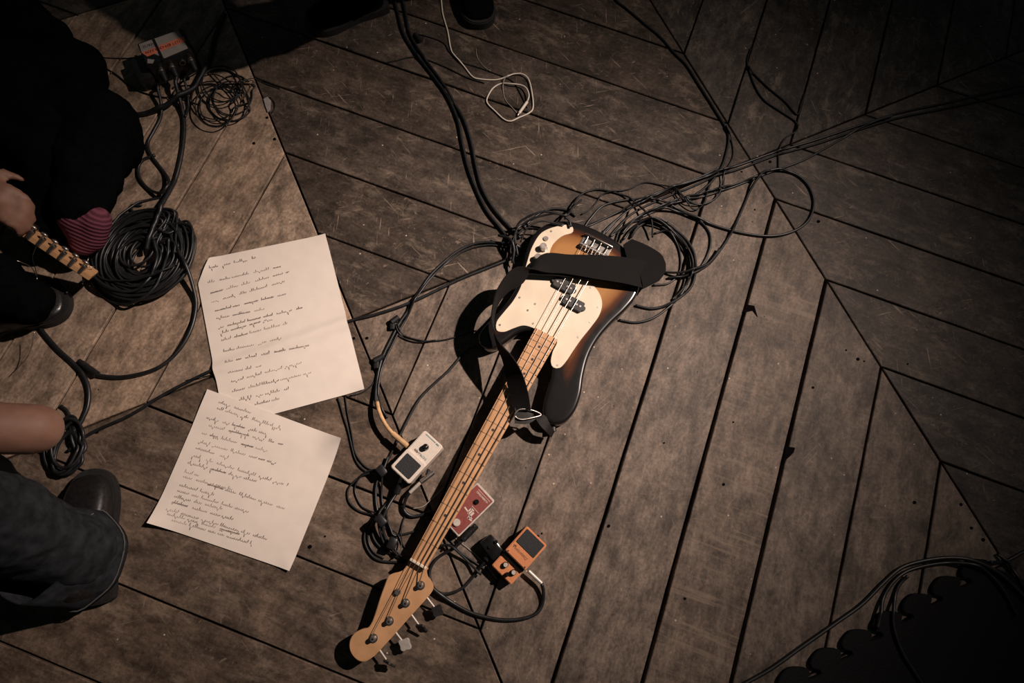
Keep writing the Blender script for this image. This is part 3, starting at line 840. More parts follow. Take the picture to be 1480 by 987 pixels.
for sx in (-1, 1): cyl('screw', M['ink_k'], tr, (sx * w * 0.41, h * 0.085, 0.050), (sx * w * 0.41, h * 0.085, 0.0505), 0.0018, seg=8)
fc = bpy.data.curves.new('treadle_lettering', 'FONT'); fc.body = 'Distortion'; fc.size = 0.0088; fc.shear = 0.25; fc.align_x = 'CENTER'; fc.extrude = 0.0001
tmp = bpy.data.objects.new('tmp', fc); link(tmp)
bpy.context.view_layer.update()
me = bpy.data.meshes.new_from_object(tmp.evaluated_get(bpy.context.evaluated_depsgraph_get()))
bpy.data.objects.remove(tmp); me.materials.clear(); me.materials.append(M['ink_k']); me.name = 'treadle_lettering'
lt = bpy.data.objects.new('lettering', me); link(lt, tr); lt.location = (w * 0.0, -h * 0.065, 0.0503)
glyphs('mark', M['ink_k'], tr, w * 0.30, w * 0.42, -h * 0.09, 0.005, 0.0503, 2, 6)
cyl('foot_screw', M['blackg'], op, (-w * 0.06, -h * 0.50, 0.03), (-w * 0.06, -h * 0.50 - 0.004, 0.03), 0.003, seg=10)

# ------------------------------------------------------------------ foam mat with interlocking edge
def foam():
    A, B = at(1128, 1002), at(1432, 818)
    d = (B - A).normalized(); nrm = Vector((-d.y, d.x, 0))
    L = (B - A).length; n = 7; pitch = L / n
    pts = []
    for k in range(n):
        s = k * pitch
        for (u, v) in ((-0.02, -0.003), (0.16, -0.004), (0.17, 0.004), (0.05, 0.012), (0.04, 0.024), (0.20, 0.034), (0.46, 0.038), (0.72, 0.030), (0.92, 0.018), (0.90, 0.008), (0.80, 0.000)):
            pts.append(A + d * (s + u * pitch) + nrm * v)
    pts.append(B - nrm * 0.004)
    tail = B + (at(1492, 846) - B)
    pts += [at(1445, 825), tail, at(1580, 1040), at(1100, 1120), at(1080, 1030)]
    sm = [Vector(p) for p in catmull(pts[:n * 11], 0.006)]
    return [(p.x, p.y) for p in sm] + [(p.x, p.y) for p in pts[n * 11:]]
MAT = foam()[::-1]
o = prism('foam_mat', M['mat_foam'], None, MAT, 0.0008, 0.012, 0.0015)
setp(o, 'dark foam floor mat with interlocking puzzle edge', 'mat')

# ------------------------------------------------------------------ box with taped labels
c = at(236, 66, 0.075)
dv = at(262, 52, .075) - at(206, 71, .075); ang = math.atan2(dv.y, dv.x)
sb = empty('stage_box', 'black connector box labelled with grey and orange tape', 'stage box', (c.x, c.y, 0), ang)
bw, bh = 0.125, 0.085
prism('case', M['black'], sb, rrect(bw, bh, 0.006), 0.0, 0.070, 0.003)
g1 = prism('grey_label', M['tape_g'], sb, [(-0.058, 0.036), (0.052, 0.038), (0.056, -0.030), (-0.010, -0.036), (-0.030, -0.012), (-0.060, 0.004)], 0.070, 0.0706)
o1 = prism('orange_tape', M['tape_o'], sb, [(-0.060, 0.006), (0.058, 0.012), (0.058, -0.006), (-0.050, -0.013)], 0.0707, 0.0713)
glyphs('handwriting', M['ink_k'], o1, -0.050, 0.045, -0.004, 0.007, 0.0716, 14, 31, .0007)
glyphs('handwriting', M['ink_k'], g1, -0.050, -0.022, 0.018, 0.006, 0.0709, 5, 33, .0006)
prism('cord_band', M['black'], sb, [(-0.020, 0.044), (-0.015, 0.044), (-0.012, -0.044), (-0.017, -0.044)], 0.0708, 0.0735)
box('side_unit', M['black'], sb, (-0.082, -0.012, 0.022), (0.038, 0.080, 0.044), 0.004)
prism('paper_scrap', M['tape_g'], sb, [(-0.052, -0.020), (-0.036, -0.030), (-0.044, -0.040), (-0.056, -0.034)], 0.0702, 0.0708)
for x in (-0.035, -0.005, 0.025, 0.048):
    sc = cyl('socket', M['nickel'], sb, (x, -bh / 2 - 0.003, 0.045), (x, -bh / 2 + 0.002, 0.045), 0.0085, seg=16)
    cyl('socket_hole', M['blackg'], sc, (x, -bh / 2 - 0.0036, 0.045), (x, -bh / 2, 0.045), 0.0055, seg=12)
def SB(x, y, z):        # box space to world
    return Vector((sb.location.x + math.cos(ang) * x - math.sin(ang) * y, sb.location.y + math.sin(ang) * x + math.cos(ang) * y, z))

# ------------------------------------------------------------------ cables
PLACED = np.zeros((0, 4))            # x, y, z, radius of every cable laid so far
MATP = np.array(MAT)
def in_mat(x, y):
    A, B = MATP, np.roll(MATP, -1, 0)
    x, y = x[:, None], y[:, None]
    c = ((A[:, 1] > y) != (B[:, 1] > y)) & (x < (B[:, 0] - A[:, 0]) * (y - A[:, 1]) / (B[:, 1] - A[:, 1] + 1e-12) + A[:, 0])
    return c.sum(1) % 2 == 1
def settle(C, r):
    """lay a cable on what is already there: it climbs over mats and over the cables laid before it"""
    global PLACED
    P = np.array([list(p) for p in C], float); n = len(P)
    req = P[:, 2].copy()
    over = np.zeros(n, bool)
    for dx, dy in ((0, 0), (r, 0), (-r, 0), (0, r), (0, -r)): over |= in_mat(P[:, 0] + dx, P[:, 1] + dy)
    req = np.where(over, np.maximum(req, 0.012 + r + 0.0003), req)
    ds = np.r_[0, np.linalg.norm(np.diff(P[:, :2], axis=0), axis=1)]
    def drape(q):
        z = q.copy()
        for t in range(1, n): z[t] = max(z[t], z[t - 1] - 0.35 * ds[t])
        for t in range(n - 2, -1, -1): z[t] = max(z[t], z[t + 1] - 0.35 * ds[t + 1])
        for _ in range(6): z[1:-1] = np.maximum(q[1:-1], (z[:-2] + 2 * z[1:-1] + z[2:]) / 4)
        return z
    lo, hi = P[:, :2].min(0) - 0.02, P[:, :2].max(0) + 0.02
    Q = PLACED[((PLACED[:, :2] > lo) & (PLACED[:, :2] < hi)).all(1)] if len(PLACED) else PLACED
    z = drape(req)
    if len(Q):
        d2 = (P[:, None, 0] - Q[None, :, 0]) ** 2 + (P[:, None, 1] - Q[None, :, 1]) ** 2
        RR = (r + Q[:, 3] + 0.0012)[None, :] ** 2
        near = d2 < RR
        gap = np.sqrt(np.maximum(RR - d2, 0))
        for _ in range(10):
            hit = near & (np.abs(z[:, None] - Q[None, :, 2]) < gap - 1e-6)
            if not hit.any(): break
            need = np.where(hit, Q[None, :, 2] + gap, 0).max(1)
            req = np.maximum(req, need); z = drape(req)
    P[:, 2] = z
    PLACED = np.vstack([PLACED, np.c_[P, np.full(n, r)]])
    return P
def P3(pts, r):
    return [p if isinstance(p, Vector) else at(p[0], p[1], p[2] if len(p) > 2 else r + 0.0006) for p in pts]
def cable(label, pts, r=0.0034, mat='cable', lift=0.0, name='cable', cat='cable', group=None):
    C = settle(catmull(P3(pts, r), 0.0045), r)
    o = tube(name, M[mat], None, C, r, 8)
    return setp(o, label, cat, group)
def cable_set(label, pts, r, mat='cable', name='cable', cat='cable'):
    """cable with connector parts: returns the empty"""
    a = P3(pts[:1], r)[0]
    e = empty(name, label, cat, (a.x, a.y, 0))
    C = [Vector(p) - Vector(e.location) for p in settle(catmull(P3(pts, r), 0.0045), r)]
    tube('cord', M[mat], e, C, r, 8)
    return e
def plug(e, a, b, r, mat, name='plug', seg=14, r1=None):
    L = Vector(e.location)
    W = lambda p: Vector(p) if isinstance(p, Vector) else at(*p)
    return cyl(name, M[mat], e, W(a) - L, W(b) - L, r, r1, seg, r * 0.2)

cable('thin black wire passing underneath the white cord', [(598, 48), (625, 55), (642, 63), (651, 77), (668, 90), (690, 97), (715, 106), (740, 117), (752, 135), (762, 156)], .0016, 'cable_m')
cable('thin black wire crossing under the cable pair', [(556, 91), (575, 87), (592, 83), (610, 84), (644, 97), (675, 112), (700, 120)], .0018, 'cable_m')
cable('long black cable running beneath the larger lyric sheet to the bass', [(98, 652), (125, 630), (150, 617), (180, 604), (205, 590), (225, 577), (255, 560), (285, 545), (309, 534), (340, 522), (400, 504), (450, 486), (505, 464), (540, 455), (575, 444), (605, 432), (640, 415), (670, 401), (700, 389), (735, 375), (756, 366)], .0040)
# pair running down to the bass
cable('black cable of the pair running from the shoes down to the bass, papers side', [(566, -60), (569, -10), (575, 18), (583, 48), (600, 76), (626, 110), (647, 140), (662, 175), (668, 205), (676, 240), (689, 275), (704, 305), (722, 328), (740, 352)], .0042)
cable('black cable of the pair running from the shoes down to the bass, white cord side', [(578, -60), (581, -10), (586, 18), (593, 50), (612, 82), (637, 116), (654, 145), (670, 172), (681, 205), (688, 240), (696, 270), (711, 298), (729, 320), (752, 344)], .0042)
tag = cyl('connector', M['black'], None, at(600, 49, .0075), at(608, 60, .0075), .0072, .0062, 12, .001)
setp(tag, 'stubby black connector beside the top of the cable pair', 'connector')

# white cord
e = cable_set('white cord with a small plug coiled on the dark boards', [(630, -45), (637, -5), (640, 20), (647, 45), (651, 68), (656, 80), (670, 95), (682, 110), (692, 114), (715, 115.5), (730, 112, .005), (742, 107, .007), (755, 107, .007), (764, 115, .006), (769, 135, .006), (770.5, 155), (765, 163), (750, 170), (738, 175), (728, 172), (715, 160), (705, 150), (704, 142), (712, 128), (724, 121), (738, 121, .009), (753, 123, .010), (761, 128, .012), (764.5, 138, .012), (762, 147, .010)], .0021, 'cable_w', name='white_cord', cat='cord')
plug(e, (762, 147, .010), (750, 164, .006), .0042, 'cable_w')
plug(e, (750, 164, .006), (748, 167, .005), .0025, 'nickel', 'plug_tip')
cable('thin grey wire hanging inside the white coil', [(735, 108, .012), (729, 114, .010), (727, 130), (731, 145), (740, 155), (747, 163)], .0011, 'cable_g')
cable('short thin grey wire lying next to the white coil', [(688, 70), (690, 83), (699, 96), (709, 104)], .0009, 'cable_g')

# long cable under the big sheet
cable('thin black wire beside the joint left of the larger lyric sheet', [(270, 551), (284, 548), (298, 544), (308, 541)], .001, 'cable_m')

# cable with tan strain relief into the cream pedal
e = cable_set('black cable ending in a tan plug in the cream pedal', [(752, 358), (742, 354), (722, 351), (700, 350), (680, 354), (660, 364), (640, 380), (622, 398), (607, 420), (592, 446), (578, 466), (567, 487), (557, 507), (550, 525), (545, 550, .008), (543, 575, .014), (545, 590, .020)], .0036)
L0 = Vector(e.location)
tube('strain_relief', M['tan'], e, [Vector(p) - L0 for p in catmull([at(545, 581, .021), at(548, 594, .026), (at(554, 608, .029)), at(562, 620, .030), at(569, 628, .030)], .006)], .0048, 10)
plug(e, (567, 626, .030), (589, 645, .030), .0068, 'tan')
cable('black cable of the double run bound with ties near the larger lyric sheet', [(749, 365), (735, 358), (705, 354), (672, 362), (645, 381), (622, 404), (604, 430), (591, 454), (580, 472), (570, 492), (560, 512), (553, 530), (549, 550), (548, 570), (552, 590), (560, 604)], .0026, lift=.001)
for (a, b, lb) in (((566, 466), (576, 458), 'black hook-and-loop tie on the double cable, nearer the bass'), ((541, 522), (555, 514), 'black hook-and-loop tie on the double cable, nearer the cream pedal')):
    bm = bmesh.new(); A, B = at(*a, .007), at(*b, .007)
    cyl_bm(bm, A, B, .0085, .007, 12)
    box_bm(bm, *((A + B) / 2 + Vector((-.006, -.012, 0))), .012, .028, .008, .002)
    setp(smooth_by_angle(bobj('cable_tie', bm, M['cable_m'])), lb, 'cable tie')
cable('thin black wire curving from the cable tie towards the strap shadow', [(574, 466), (577, 475), (583, 484), (599, 490), (619, 493), (643, 491), (668, 484), (690, 477)], .0018, 'cable_m')
cable('second thin black wire curving from the cable tie towards the strap shadow', [(572, 470), (576, 480), (584, 489), (598, 494), (612, 494.5), (630, 492)], .0016, 'cable_m')
cable('black cable running from the strap shadow past the tan plug', [(688, 500), (680, 504), (669, 512), (649, 535), (626, 556), (610, 572), (598, 590), (584, 617), (573, 640), (563, 660), (553, 678), (546, 692), (543, 709), (544, 730), (548, 746), (556, 765)], .0032, lift=.0)
cable('thin black wire from under the larger sheet to the pedal tangle, outer', [(488, 575), (491, 582), (496, 600), (503, 622), (509, 648), (513, 662), (520, 674), (532, 683), (548, 686), (556, 690)], .0020, 'cable_m')
cable('thin black wire from under the larger sheet to the pedal tangle, inner', [(499, 573), (500, 580), (503, 600), (508, 624), (513, 652), (522, 668), (534, 678), (548, 680), (560, 684)], .0017, 'cable_m')
cable('thin black wire leaving the larger sheet beside its lower corner', [(506, 572), (516, 570), (526, 566), (537, 557), (542, 549), (543, 543)], .0017, 'cable_m')
# tangle left of the neck
g6 = lambda *p: [(500 + a / 6.17, 660 + b / 6.17) + tuple(c) for a, b, *c in p]
TANG = [('outermost loop of the tangle left of the neck', g6((330, 118), (200, 130), (100, 200), (30, 270), (15, 340), (40, 420), (130, 490), (270, 525), (330, 560)), .0022),
        ('second loop of the tangle left of the neck', g6((330, 150), (180, 158), (110, 210), (80, 280), (95, 360), (150, 450), (260, 500), (340, 520)), .0019),
        ('lowest loop of the tangle reaching the neck shadow', g6((290, 515), (200, 610), (165, 700), (180, 800), (240, 890), (320, 930), (430, 940), (520, 945)), .0028),
        ('narrow loop nested in the lowest loop of the tangle', g6((285, 530), (225, 620), (195, 700), (215, 800), (270, 870), (340, 905)), .0020),
        ('loop of the tangle crossing the floor joint', g6((270, 555), (235, 640), (245, 720), (290, 790), (360, 840), (460, 890), (540, 930)), .0030),
        ('inner loop of the tangle nearest the cream pedal', g6((380, 0), (330, 180), (320, 380), (350, 500), (380, 620), (420, 740), (450, 850), (520, 900)), .0024),
        ('strand of the tangle dropping from the cream pedal corner', g6((465, 300), (420, 360), (370, 420), (310, 500), (300, 600), (320, 700), (380, 800), (470, 880)), .0030),
        ('short strand of the tangle with a kink beside the neck shadow', g6((440, 350), (380, 430), (370, 540), (400, 640), (430, 700), (520, 690), (620, 665)), .0026),
        ('strand of the tangle running up from the lowest loop', g6((380, 860), (340, 760), (310, 660), (320, 560), (370, 470)), .0026),
        ('fine strand of the tangle crossing over the bundle', g6((420, 660), (470, 700), (500, 780), (490, 850), (440, 900)), .0014),
        ('fine strand of the tangle reaching under the neck', g6((545, 500), (510, 570), (495, 660), (500, 760), (540, 830)), .0016)]
for q, (lb, pts, r) in enumerate(TANG): cable('thin black cable, ' + lb, pts, r, 'cable' if q % 2 else 'cable_m', lift=.0015 * (q % 4))
# silver plug on the cream pedal
e = cable_set('black patch cable with a silver angled plug beside the cream pedal', [(593, 711, .022), (588, 718, .016), (585, 727, .008), (584, 736), (589, 743), (598, 746), (610, 744), (622, 740), (632, 739), (639, 740)], .0038)
plug(e, (627, 682, .027), (608, 697, .027), .0058, 'nickel', 'plug_housing')
plug(e, (608, 697, .027), (592, 712, .022), .0042, 'satin', 'plug_sleeve')
plug(e, (620, 678, .027), (617, 687, .027), .0045, 'black', 'plug_tip')
cable('thin bright wire crossing the neck shadow', [(597, 735), (611, 732), (624, 721), (633, 713), (641, 704)], .0011, 'cable_g', lift=.004)
# black plug below the cream pedal
e = cable_set('black cable with a black plug at the footpad end of the cream pedal', [(574, 712, .018), (568, 722, .012), (562, 735), (556, 750), (556, 770), (564, 790)], .0034)
plug(e, (579, 698, .022), (573, 714, .018), .0070, 'black'); plug(e, (580, 690, .024), (577, 699, .022), .0035, 'nickel', 'plug_tip')
for (u, v, lb) in ((330, 130, 'at the top of the tangle'), (330, 570, 'in the middle of the tangle'), (420, 770, 'at the bottom of the tangle')):
    bm = bmesh.new(); A = at(500 + u / 6.17, 660 + v / 6.17, .009); _n = PLACED[np.hypot(PLACED[:, 0] - A.x, PLACED[:, 1] - A.y) < .017]; A.z = (_n[:, 2] + _n[:, 3]).max() + .0066; box_bm(bm, *A, .020, .026, .014, .004, Matrix.Rotation(0.6 + u, 3, 'Z'))
    setp(smooth_by_angle(bobj('connector', bm, M['black'])), 'small black moulded connector ' + lb, 'connector')
# red -> orange patch
e = cable_set('black patch cable looping from the maroon pedal to the orange pedal', [(668, 781, .017), (655, 793, .012), (640, 801), (628, 811), (621, 826), (624, 845), (634, 856), (648, 858), (668, 850), (684, 833), (694, 820, .010), (702, 810, .016)], .0034)
plug(e, (689, 759, .018), (668, 781, .017), .0075, 'black', 'plug'); plug(e, (702, 810, .016), (709, 801, .018), .008, 'black', 'plug')
for p in ((686, 760), (680, 768), (672, 778)):
    a = at(*p, .024) - Vector(e.location); cyl('rivet', M['chrome'], e, a, a + Vector((0, 0, .0022)), .0014, seg=8)
# cable from the orange pedal
e = cable_set('black cable with a silver plug looping from the orange pedal under the headstock', [(783, 843, .018), (785.5, 856, .012), (784, 872), (777, 885), (760, 893), (735, 896), (710, 893.5), (682, 886), (657, 873), (636, 858), (618, 843), (600, 828)], .0040)
plug(e, (764, 825, .020), (783, 843, .018), .0042, 'satin', 'plug')
bm = bmesh.new(); q0 = at(711, 791, .018)
box_bm(bm, *q0, .034, .052, .032, .006, Matrix.Rotation(math.radians(38), 3, 'Z'))
cyl_bm(bm, at(717, 783, .034), at(717, 783, .038), .004); cyl_bm(bm, at(708, 790, .034), at(708, 790, .038), .004)
setp(smooth_by_angle(bobj('power_adapter', bm, M['blackg'])), 'black power connector block beside the orange pedal', 'adapter')
cable('thin grey power lead running from under the neck to the orange pedal', [(656, 776), (664, 783), (677, 793), (694, 808), (708, 824), (719, 838)], .0011, 'cable_g', lift=.006)
cable('second thin black power lead beside the grey one', [(632, 762), (650, 780), (668, 800), (690, 815), (705, 826)], .0022, 'cable', lift=.004)
cable('black lead ducking under the neck below the maroon pedal', [(630, 790), (650, 788), (665, 800), (680, 815), (695, 830)], .0030, 'cable_m')

# ------------------------------------------------------------------ cables right of the bass
g37 = lambda *p: [(800 + a / 3.7, 180 + b / 3.7) + tuple(c) for a, b, *c in p]
g55 = lambda *p: [(840 + a / 5.483, 300 + b / 5.483) + tuple(c) for a, b, *c in p]
RIGHT = [('top strand of the bundle leaving towards the dark corner', [(1600, 95), (1480, 122), (1370, 148), (1300, 163), (1240, 182), (1180, 202), (1120, 220), (1070, 238), (1035, 249), (990, 266), (945, 284), (910, 302), (886, 324), (870, 342)], .0032, .003),
         ('middle strand of the bundle leaving towards the dark corner', [(1600, 108), (1480, 132), (1370, 156), (1300, 170), (1240, 188), (1180, 208), (1120, 225), (1072, 243), (1037, 254), (995, 272), (950, 290), (915, 308), (893, 328), (878, 346)], .0032, .0),
         ('lower strand of the bundle crossing the long floor joint', [(1290, 168), (1255, 180), (1225, 196), (1190, 216), (1160, 232), (1125, 245), (1100, 254), (1060, 270), (1020, 283), (985, 292), (950, 304), (916, 320), (896, 340)], .0030, .006),
         ('large round loop over the long floor joint', [(1085, 262), (1100, 252), (1125, 246), (1150, 252), (1168, 268), (1176, 290), (1172, 312), (1158, 328), (1135, 338), (1108, 341), (1075, 337), (1040, 328), (1010, 317), (985, 308), (960, 303), (935, 308), (910, 326), (898, 340)], .0036, .009),
         ('diagonal strand dropping from the loop to the strap end', [(1110, 250), (1100, 253), (1087, 269), (1075, 297), (1060, 330), (1046, 354), (1028, 378), (1010, 392), (990, 400), (965, 402)], .0034, .013),
         ('widest ring beside the strap end', g55((390, 240), (450, 160), (560, 110), (700, 150), (820, 240), (890, 350), (905, 480), (880, 610), (800, 700), (690, 770), (560, 800), (430, 775)), .0036, .006),
         ('tightest ring beside the strap end', g55((580, 205), (680, 190), (760, 290), (790, 420), (770, 530), (690, 600), (570, 615)), .0028, .010),
         ('ring dipping lowest below the strap end', g55((400, 200), (480, 120), (600, 130), (780, 260), (850, 400), (850, 560), (790, 690), (680, 800), (560, 880), (430, 910), (300, 890)), .0032, .000),
         ('ring doubled inside the widest ring', g55((330, 260), (400, 180), (520, 120), (660, 160), (800, 290), (868, 420), (860, 540), (800, 650), (720, 730)), .0028, .013),
         ('short strand leaving the strap end sideways', g55((640, 510), (720, 525), (800, 530), (900, 500), (1000, 450), (1060, 380), (1090, 330)), .0032, .016),
         ('arch springing from the bridge end of the body', g37((60, 505, .03), (100, 440, .02), (140, 380, .01), (200, 352), (270, 350), (380, 382), (450, 440), (510, 530), (525, 612)), .0026, .008),
         ('wavy wire above the body end', g37((150, 480), (200, 450), (235, 410), (270, 370), (400, 346), (480, 310), (560, 320), (640, 350), (680, 400), (740, 458), (790, 440), (815, 380), (830, 330)), .0020, .010),
         ('long arc sweeping round to the rings', g37((165, 550), (200, 500), (270, 432), (400, 402), (530, 402), (640, 440), (760, 500), (830, 570), (838, 650), (805, 735), (765, 780)), .0030, .004),
         ('straight strand climbing from the body end', g37((165, 555), (300, 490), (440, 420), (600, 352), (760, 295), (880, 240)), .0024, .012),
         ('second straight strand climbing from the body end', g37((255, 590), (330, 520), (430, 445), (600, 360), (760, 305), (900, 250)), .0024, .014),
         ('strand fanning from the body end to the far joint', g37((300, 605), (370, 560), (500, 480), (640, 420), (800, 370), (960, 325), (1100, 282)), .0026, .011),
         ('strand curling around the strap pad', g37((330, 625), (360, 560), (430, 520), (520, 515), (620, 560), (700, 640), (735, 740), (730, 800)), .0030, .003),
         ('short strand tucked behind the strap pad', g37((360, 630), (400, 580), (460, 530), (540, 520), (600, 540)), .0026, .007),
         ('slack strand hanging below the bundle', g37((660, 360), (700, 410), (740, 430), (800, 430), (860, 400), (895, 340), (905, 260)), .0020, .006)]
cable('black cable following the long floor joint up to the dark edge', [(872, -40), (888, -3), (905, 12), (930, 33), (955, 54), (975, 77), (992, 94), (1010, 122), (1033, 158), (1049, 185), (1053, 200), (1050, 220), (1042, 243), (1026, 265), (1005, 281), (987, 290), (960, 296)], .0034, 'cable_m', lift=.002)
cable('thin black cable splitting off near the long floor joint', [(1048, 184), (1057, 203), (1059, 226), (1047, 250), (1046, 263), (1040, 281), (1021, 295), (1001, 293), (985, 283), (975, 272)], .0020, 'cable_m', lift=.004)
cable('faint black cable hooking down from the dark corner', [(1085, 70), (1080, 88), (1083, 102), (1092, 126), (1105, 145), (1130, 162), (1150, 176), (1152, 188), (1135, 200), (1126, 217), (1125, 242)], .0024, 'cable_m')
cable('faint black cable slanting beside the hooking one', [(1081, 98), (1095, 112), (1112, 128), (1135, 147), (1152, 165), (1158, 150), (1163, 135)], .0024, 'cable_m', lift=.003)
for q, (lb, pts, r, lf) in enumerate(sorted(RIGHT, key=lambda t: t[3])): cable('black cable, ' + lb, pts, r, 'cable' if q % 3 else 'cable_m', lift=lf)
# left of the body
LEFT = [('looped over the control end of the pickguard', [(748, 372), (744, 350), (748, 330, .02), (762, 314, .052), (785, 306, .060), (808, 309, .059), (822, 318, .056), (825, 328, .054)], .0030),
        ('wrapped round the body beside the knobs', [(742, 384), (740, 362), (746, 340, .01), (760, 322, .045), (778, 313, .056), (800, 311, .055), (818, 314, .052), (826, 306, .03), (838, 296, .01)], .0028),
        ('resting on the tip of the pickguard', [(752, 352, .03), (762, 330, .052), (780, 320, .056), (800, 322, .054), (815, 325, .053)], .0022),
        ('hugging the body edge below the knobs', [(736, 400), (734, 378), (740, 356), (752, 336), (770, 316), (792, 303), (816, 303), (832, 312)], .0030),
        ('short stub at the body edge beside the cable pair', [(720, 345), (735, 352), (742, 366), (740, 384)], .0036)]
for q, (lb, pts, r) in enumerate(LEFT): cable('black cable ' + lb, pts, r, 'cable', lift=.003 * q)

# ------------------------------------------------------------------ coil piles on the left
def coil(cx, cy, n, fn, lift, seed):
    rg = random.Random(seed); pts = []
    for k in range(n):
        rx, ry, ox, oy, rot = fn(k, rg)
        for a in range(0, 360, 24):
            t = math.radians(a + rg.uniform(-3, 3)); f = a / 360
            x, y = rx * math.cos(t), ry * math.sin(t)
            c, s = math.cos(rot), math.sin(rot)
            pts.append((cx + ox + x * c - y * s, cy + oy + x * s + y * c, lift + 0.0045 * (k % 6) + 0.0008 * math.sin(t * 3 + k)))
    return pts
def bigc(k, rg):
    f = (k * 0.381966) % 1.0
    return (26 + 50 * f + rg.uniform(-4, 4), 20 + 40 * f + rg.uniform(-4, 4), rg.uniform(-9, 9) * (1.4 - f), rg.uniform(-8, 8) * (1.4 - f), rg.uniform(-0.8, -0.45))
pts = [(205, 296, .006), (190, 303, .006)] + coil(209, 367, 40, bigc, .005, 5)
cable('big black cable coil beside the upright guitar headstock', pts, .0032, 'cable', name='cable_coil', cat='cable')
cable('loose lower loop hanging out of the big cable coil', [(248, 348, .02), (243, 372, .02), (243, 400), (232, 422), (214, 436), (190, 443), (165, 437), (145, 422), (135, 404), (138, 388)], .0036, lift=.002)
cable('second loose loop hanging out of the big cable coil', [(226, 350, .022), (232, 376, .018), (228, 402), (214, 420), (192, 427), (168, 422), (150, 410), (138, 396)], .0040, lift=.001)
cable('third loose loop at the lower rim of the big cable coil', [(262, 386, .012), (240, 402), (210, 410), (180, 412), (160, 410), (148, 400), (140, 380)], .0026, lift=.003)
def smallc(k, rg):
    a = k * 2.2
    return (29 + rg.uniform(-4, 5), 26 + rg.uniform(-3, 4), 13 * math.cos(a) + rg.uniform(-3, 3), 19 * math.sin(a) + rg.uniform(-3, 3), rg.uniform(-0.6, 0.6))
pts = [(250, 128), (262, 124)] + coil(322, 140, 8, smallc, .004, 12) + [(300, 100, .01), (280, 108), (262, 120), (248, 140), (252, 152), (270, 162)]
cable('thin black cable coiled in overlapping rings on the pale boards', pts, .0018, 'cable_m', name='cable_coil', cat='cable')
cable('thin black wire leaving the ring coil towards the box', [(360, 118), (332, 104), (312, 100), (302, 99), (294, 100)], .0016, 'cable_m')
cable('thin black wire reaching the ring coil from the black jacket', [(150, 97), (170, 109), (194, 128), (226, 139), (260, 143), (290, 152)], .0018, 'cable_m')
cable('thin black wire between the black jacket and the box', [(140, 82), (160, 84), (186, 84), (200, 82)], .0015, 'cable_m')
cable('thin black wire leaving the ring coil over the dark boards', [(345, 128), (369, 115), (385, 121), (405, 128)], .0013, 'cable_m')
# stage cables from the box
def stage_cable(label, pts, r, x):
    a, b, c_ = SB(x, -bh / 2 - .0037, .045), SB(x, -bh / 2 - .011, .045), SB(x, -bh / 2 - .036, .038)
    e = cable_set(label, [c_ + (b - c_) * .1] + pts, r)
    plug(e, b, c_, .0092, 'black', 'plug', r1=.0072); plug(e, a, b, .0096, 'nickel', 'plug_collar')
    return e
stage_cable('thick black stage cable falling straight from the box to the big coil', [(258, 126, .016), (262, 142), (266, 175), (265, 205), (260, 235), (252, 265), (245, 293), (238, 318), (228, 342), (218, 366)], .0054, -.005)
stage_cable('black stage cable bending from the box into a loop near the jacket', [(232, 130, .014), (235, 150), (232, 170), (222, 190), (214, 206), (217, 222), (235, 246), (246, 262), (247.5, 273), (237, 283), (216, 274), (202, 258), (200, 242), (207, 231), (224, 224)], .0042, -.035)
stage_cable('black stage cable from the box plunging beside the straight one', [(270, 116, .015), (272, 128), (273, 142), (272, 158), (270, 172)], .0034, .048)
cable('thick black cable curving from the shadow to the black jacket', [(325, 20), (312, 50), (305, 80), (300, 103), (288, 124), (270, 142), (246, 155), (221, 162), (196, 166), (186, 168)], .0062, 'cable_m', lift=.001)
cable('thin black cable joining the stage cable loop to the big coil', [(246, 280), (232, 285), (215, 289), (200, 296), (180, 314, .01), (165, 335, .014)], .0030)
cable('black cable swinging from the big coil past the larger sheet', [(262, 366, .020), (274, 386, .010), (281, 410), (283.5, 440), (278, 470), (265, 497), (246, 519), (225, 533), (200, 541), (175, 545), (152, 544), (136, 541)], .0048)
bm = bmesh.new(); cyl_bm(bm, at(140, 541, .009), at(118, 524, .009), .0085, .0065, 14); cyl_bm(bm, at(118, 524, .009), at(114, 521, .009), .0055, .0055, 12)
setp(smooth_by_angle(bobj('connector', bm, M['black'])), 'black cable connector lying where two cables meet', 'connector')
cable('black cable curving from the black shoe to the bare arm', [(58, 474), (68, 487), (85, 506), (105, 524), (120, 541), (128, 562), (127, 586), (119, 606), (110, 622), (104, 640)], .0050)
cable('black cable from the shoe tip to the upright headstock', [(114, 411), (118, 408), (124, 405), (135, 404), (150, 412)], .0034, lift=.001)
cable('black cable draped along the edge of the black shoe', [(96, 424, .03), (100, 418, .02), (104, 414, .008)], .003)
def armc(k, rg): return (18 + rg.uniform(-3, 7), 34 + rg.uniform(-4, 8), rg.uniform(-5, 5), rg.uniform(-8, 8), rg.uniform(0.1, 0.5))
cable('small bundle of black cable beside the bare arm and the boot', [(88, 586), (100, 600)] + coil(94, 648, 9, armc, .004, 21), .0036, 'cable', name='cable_coil', cat='cable')
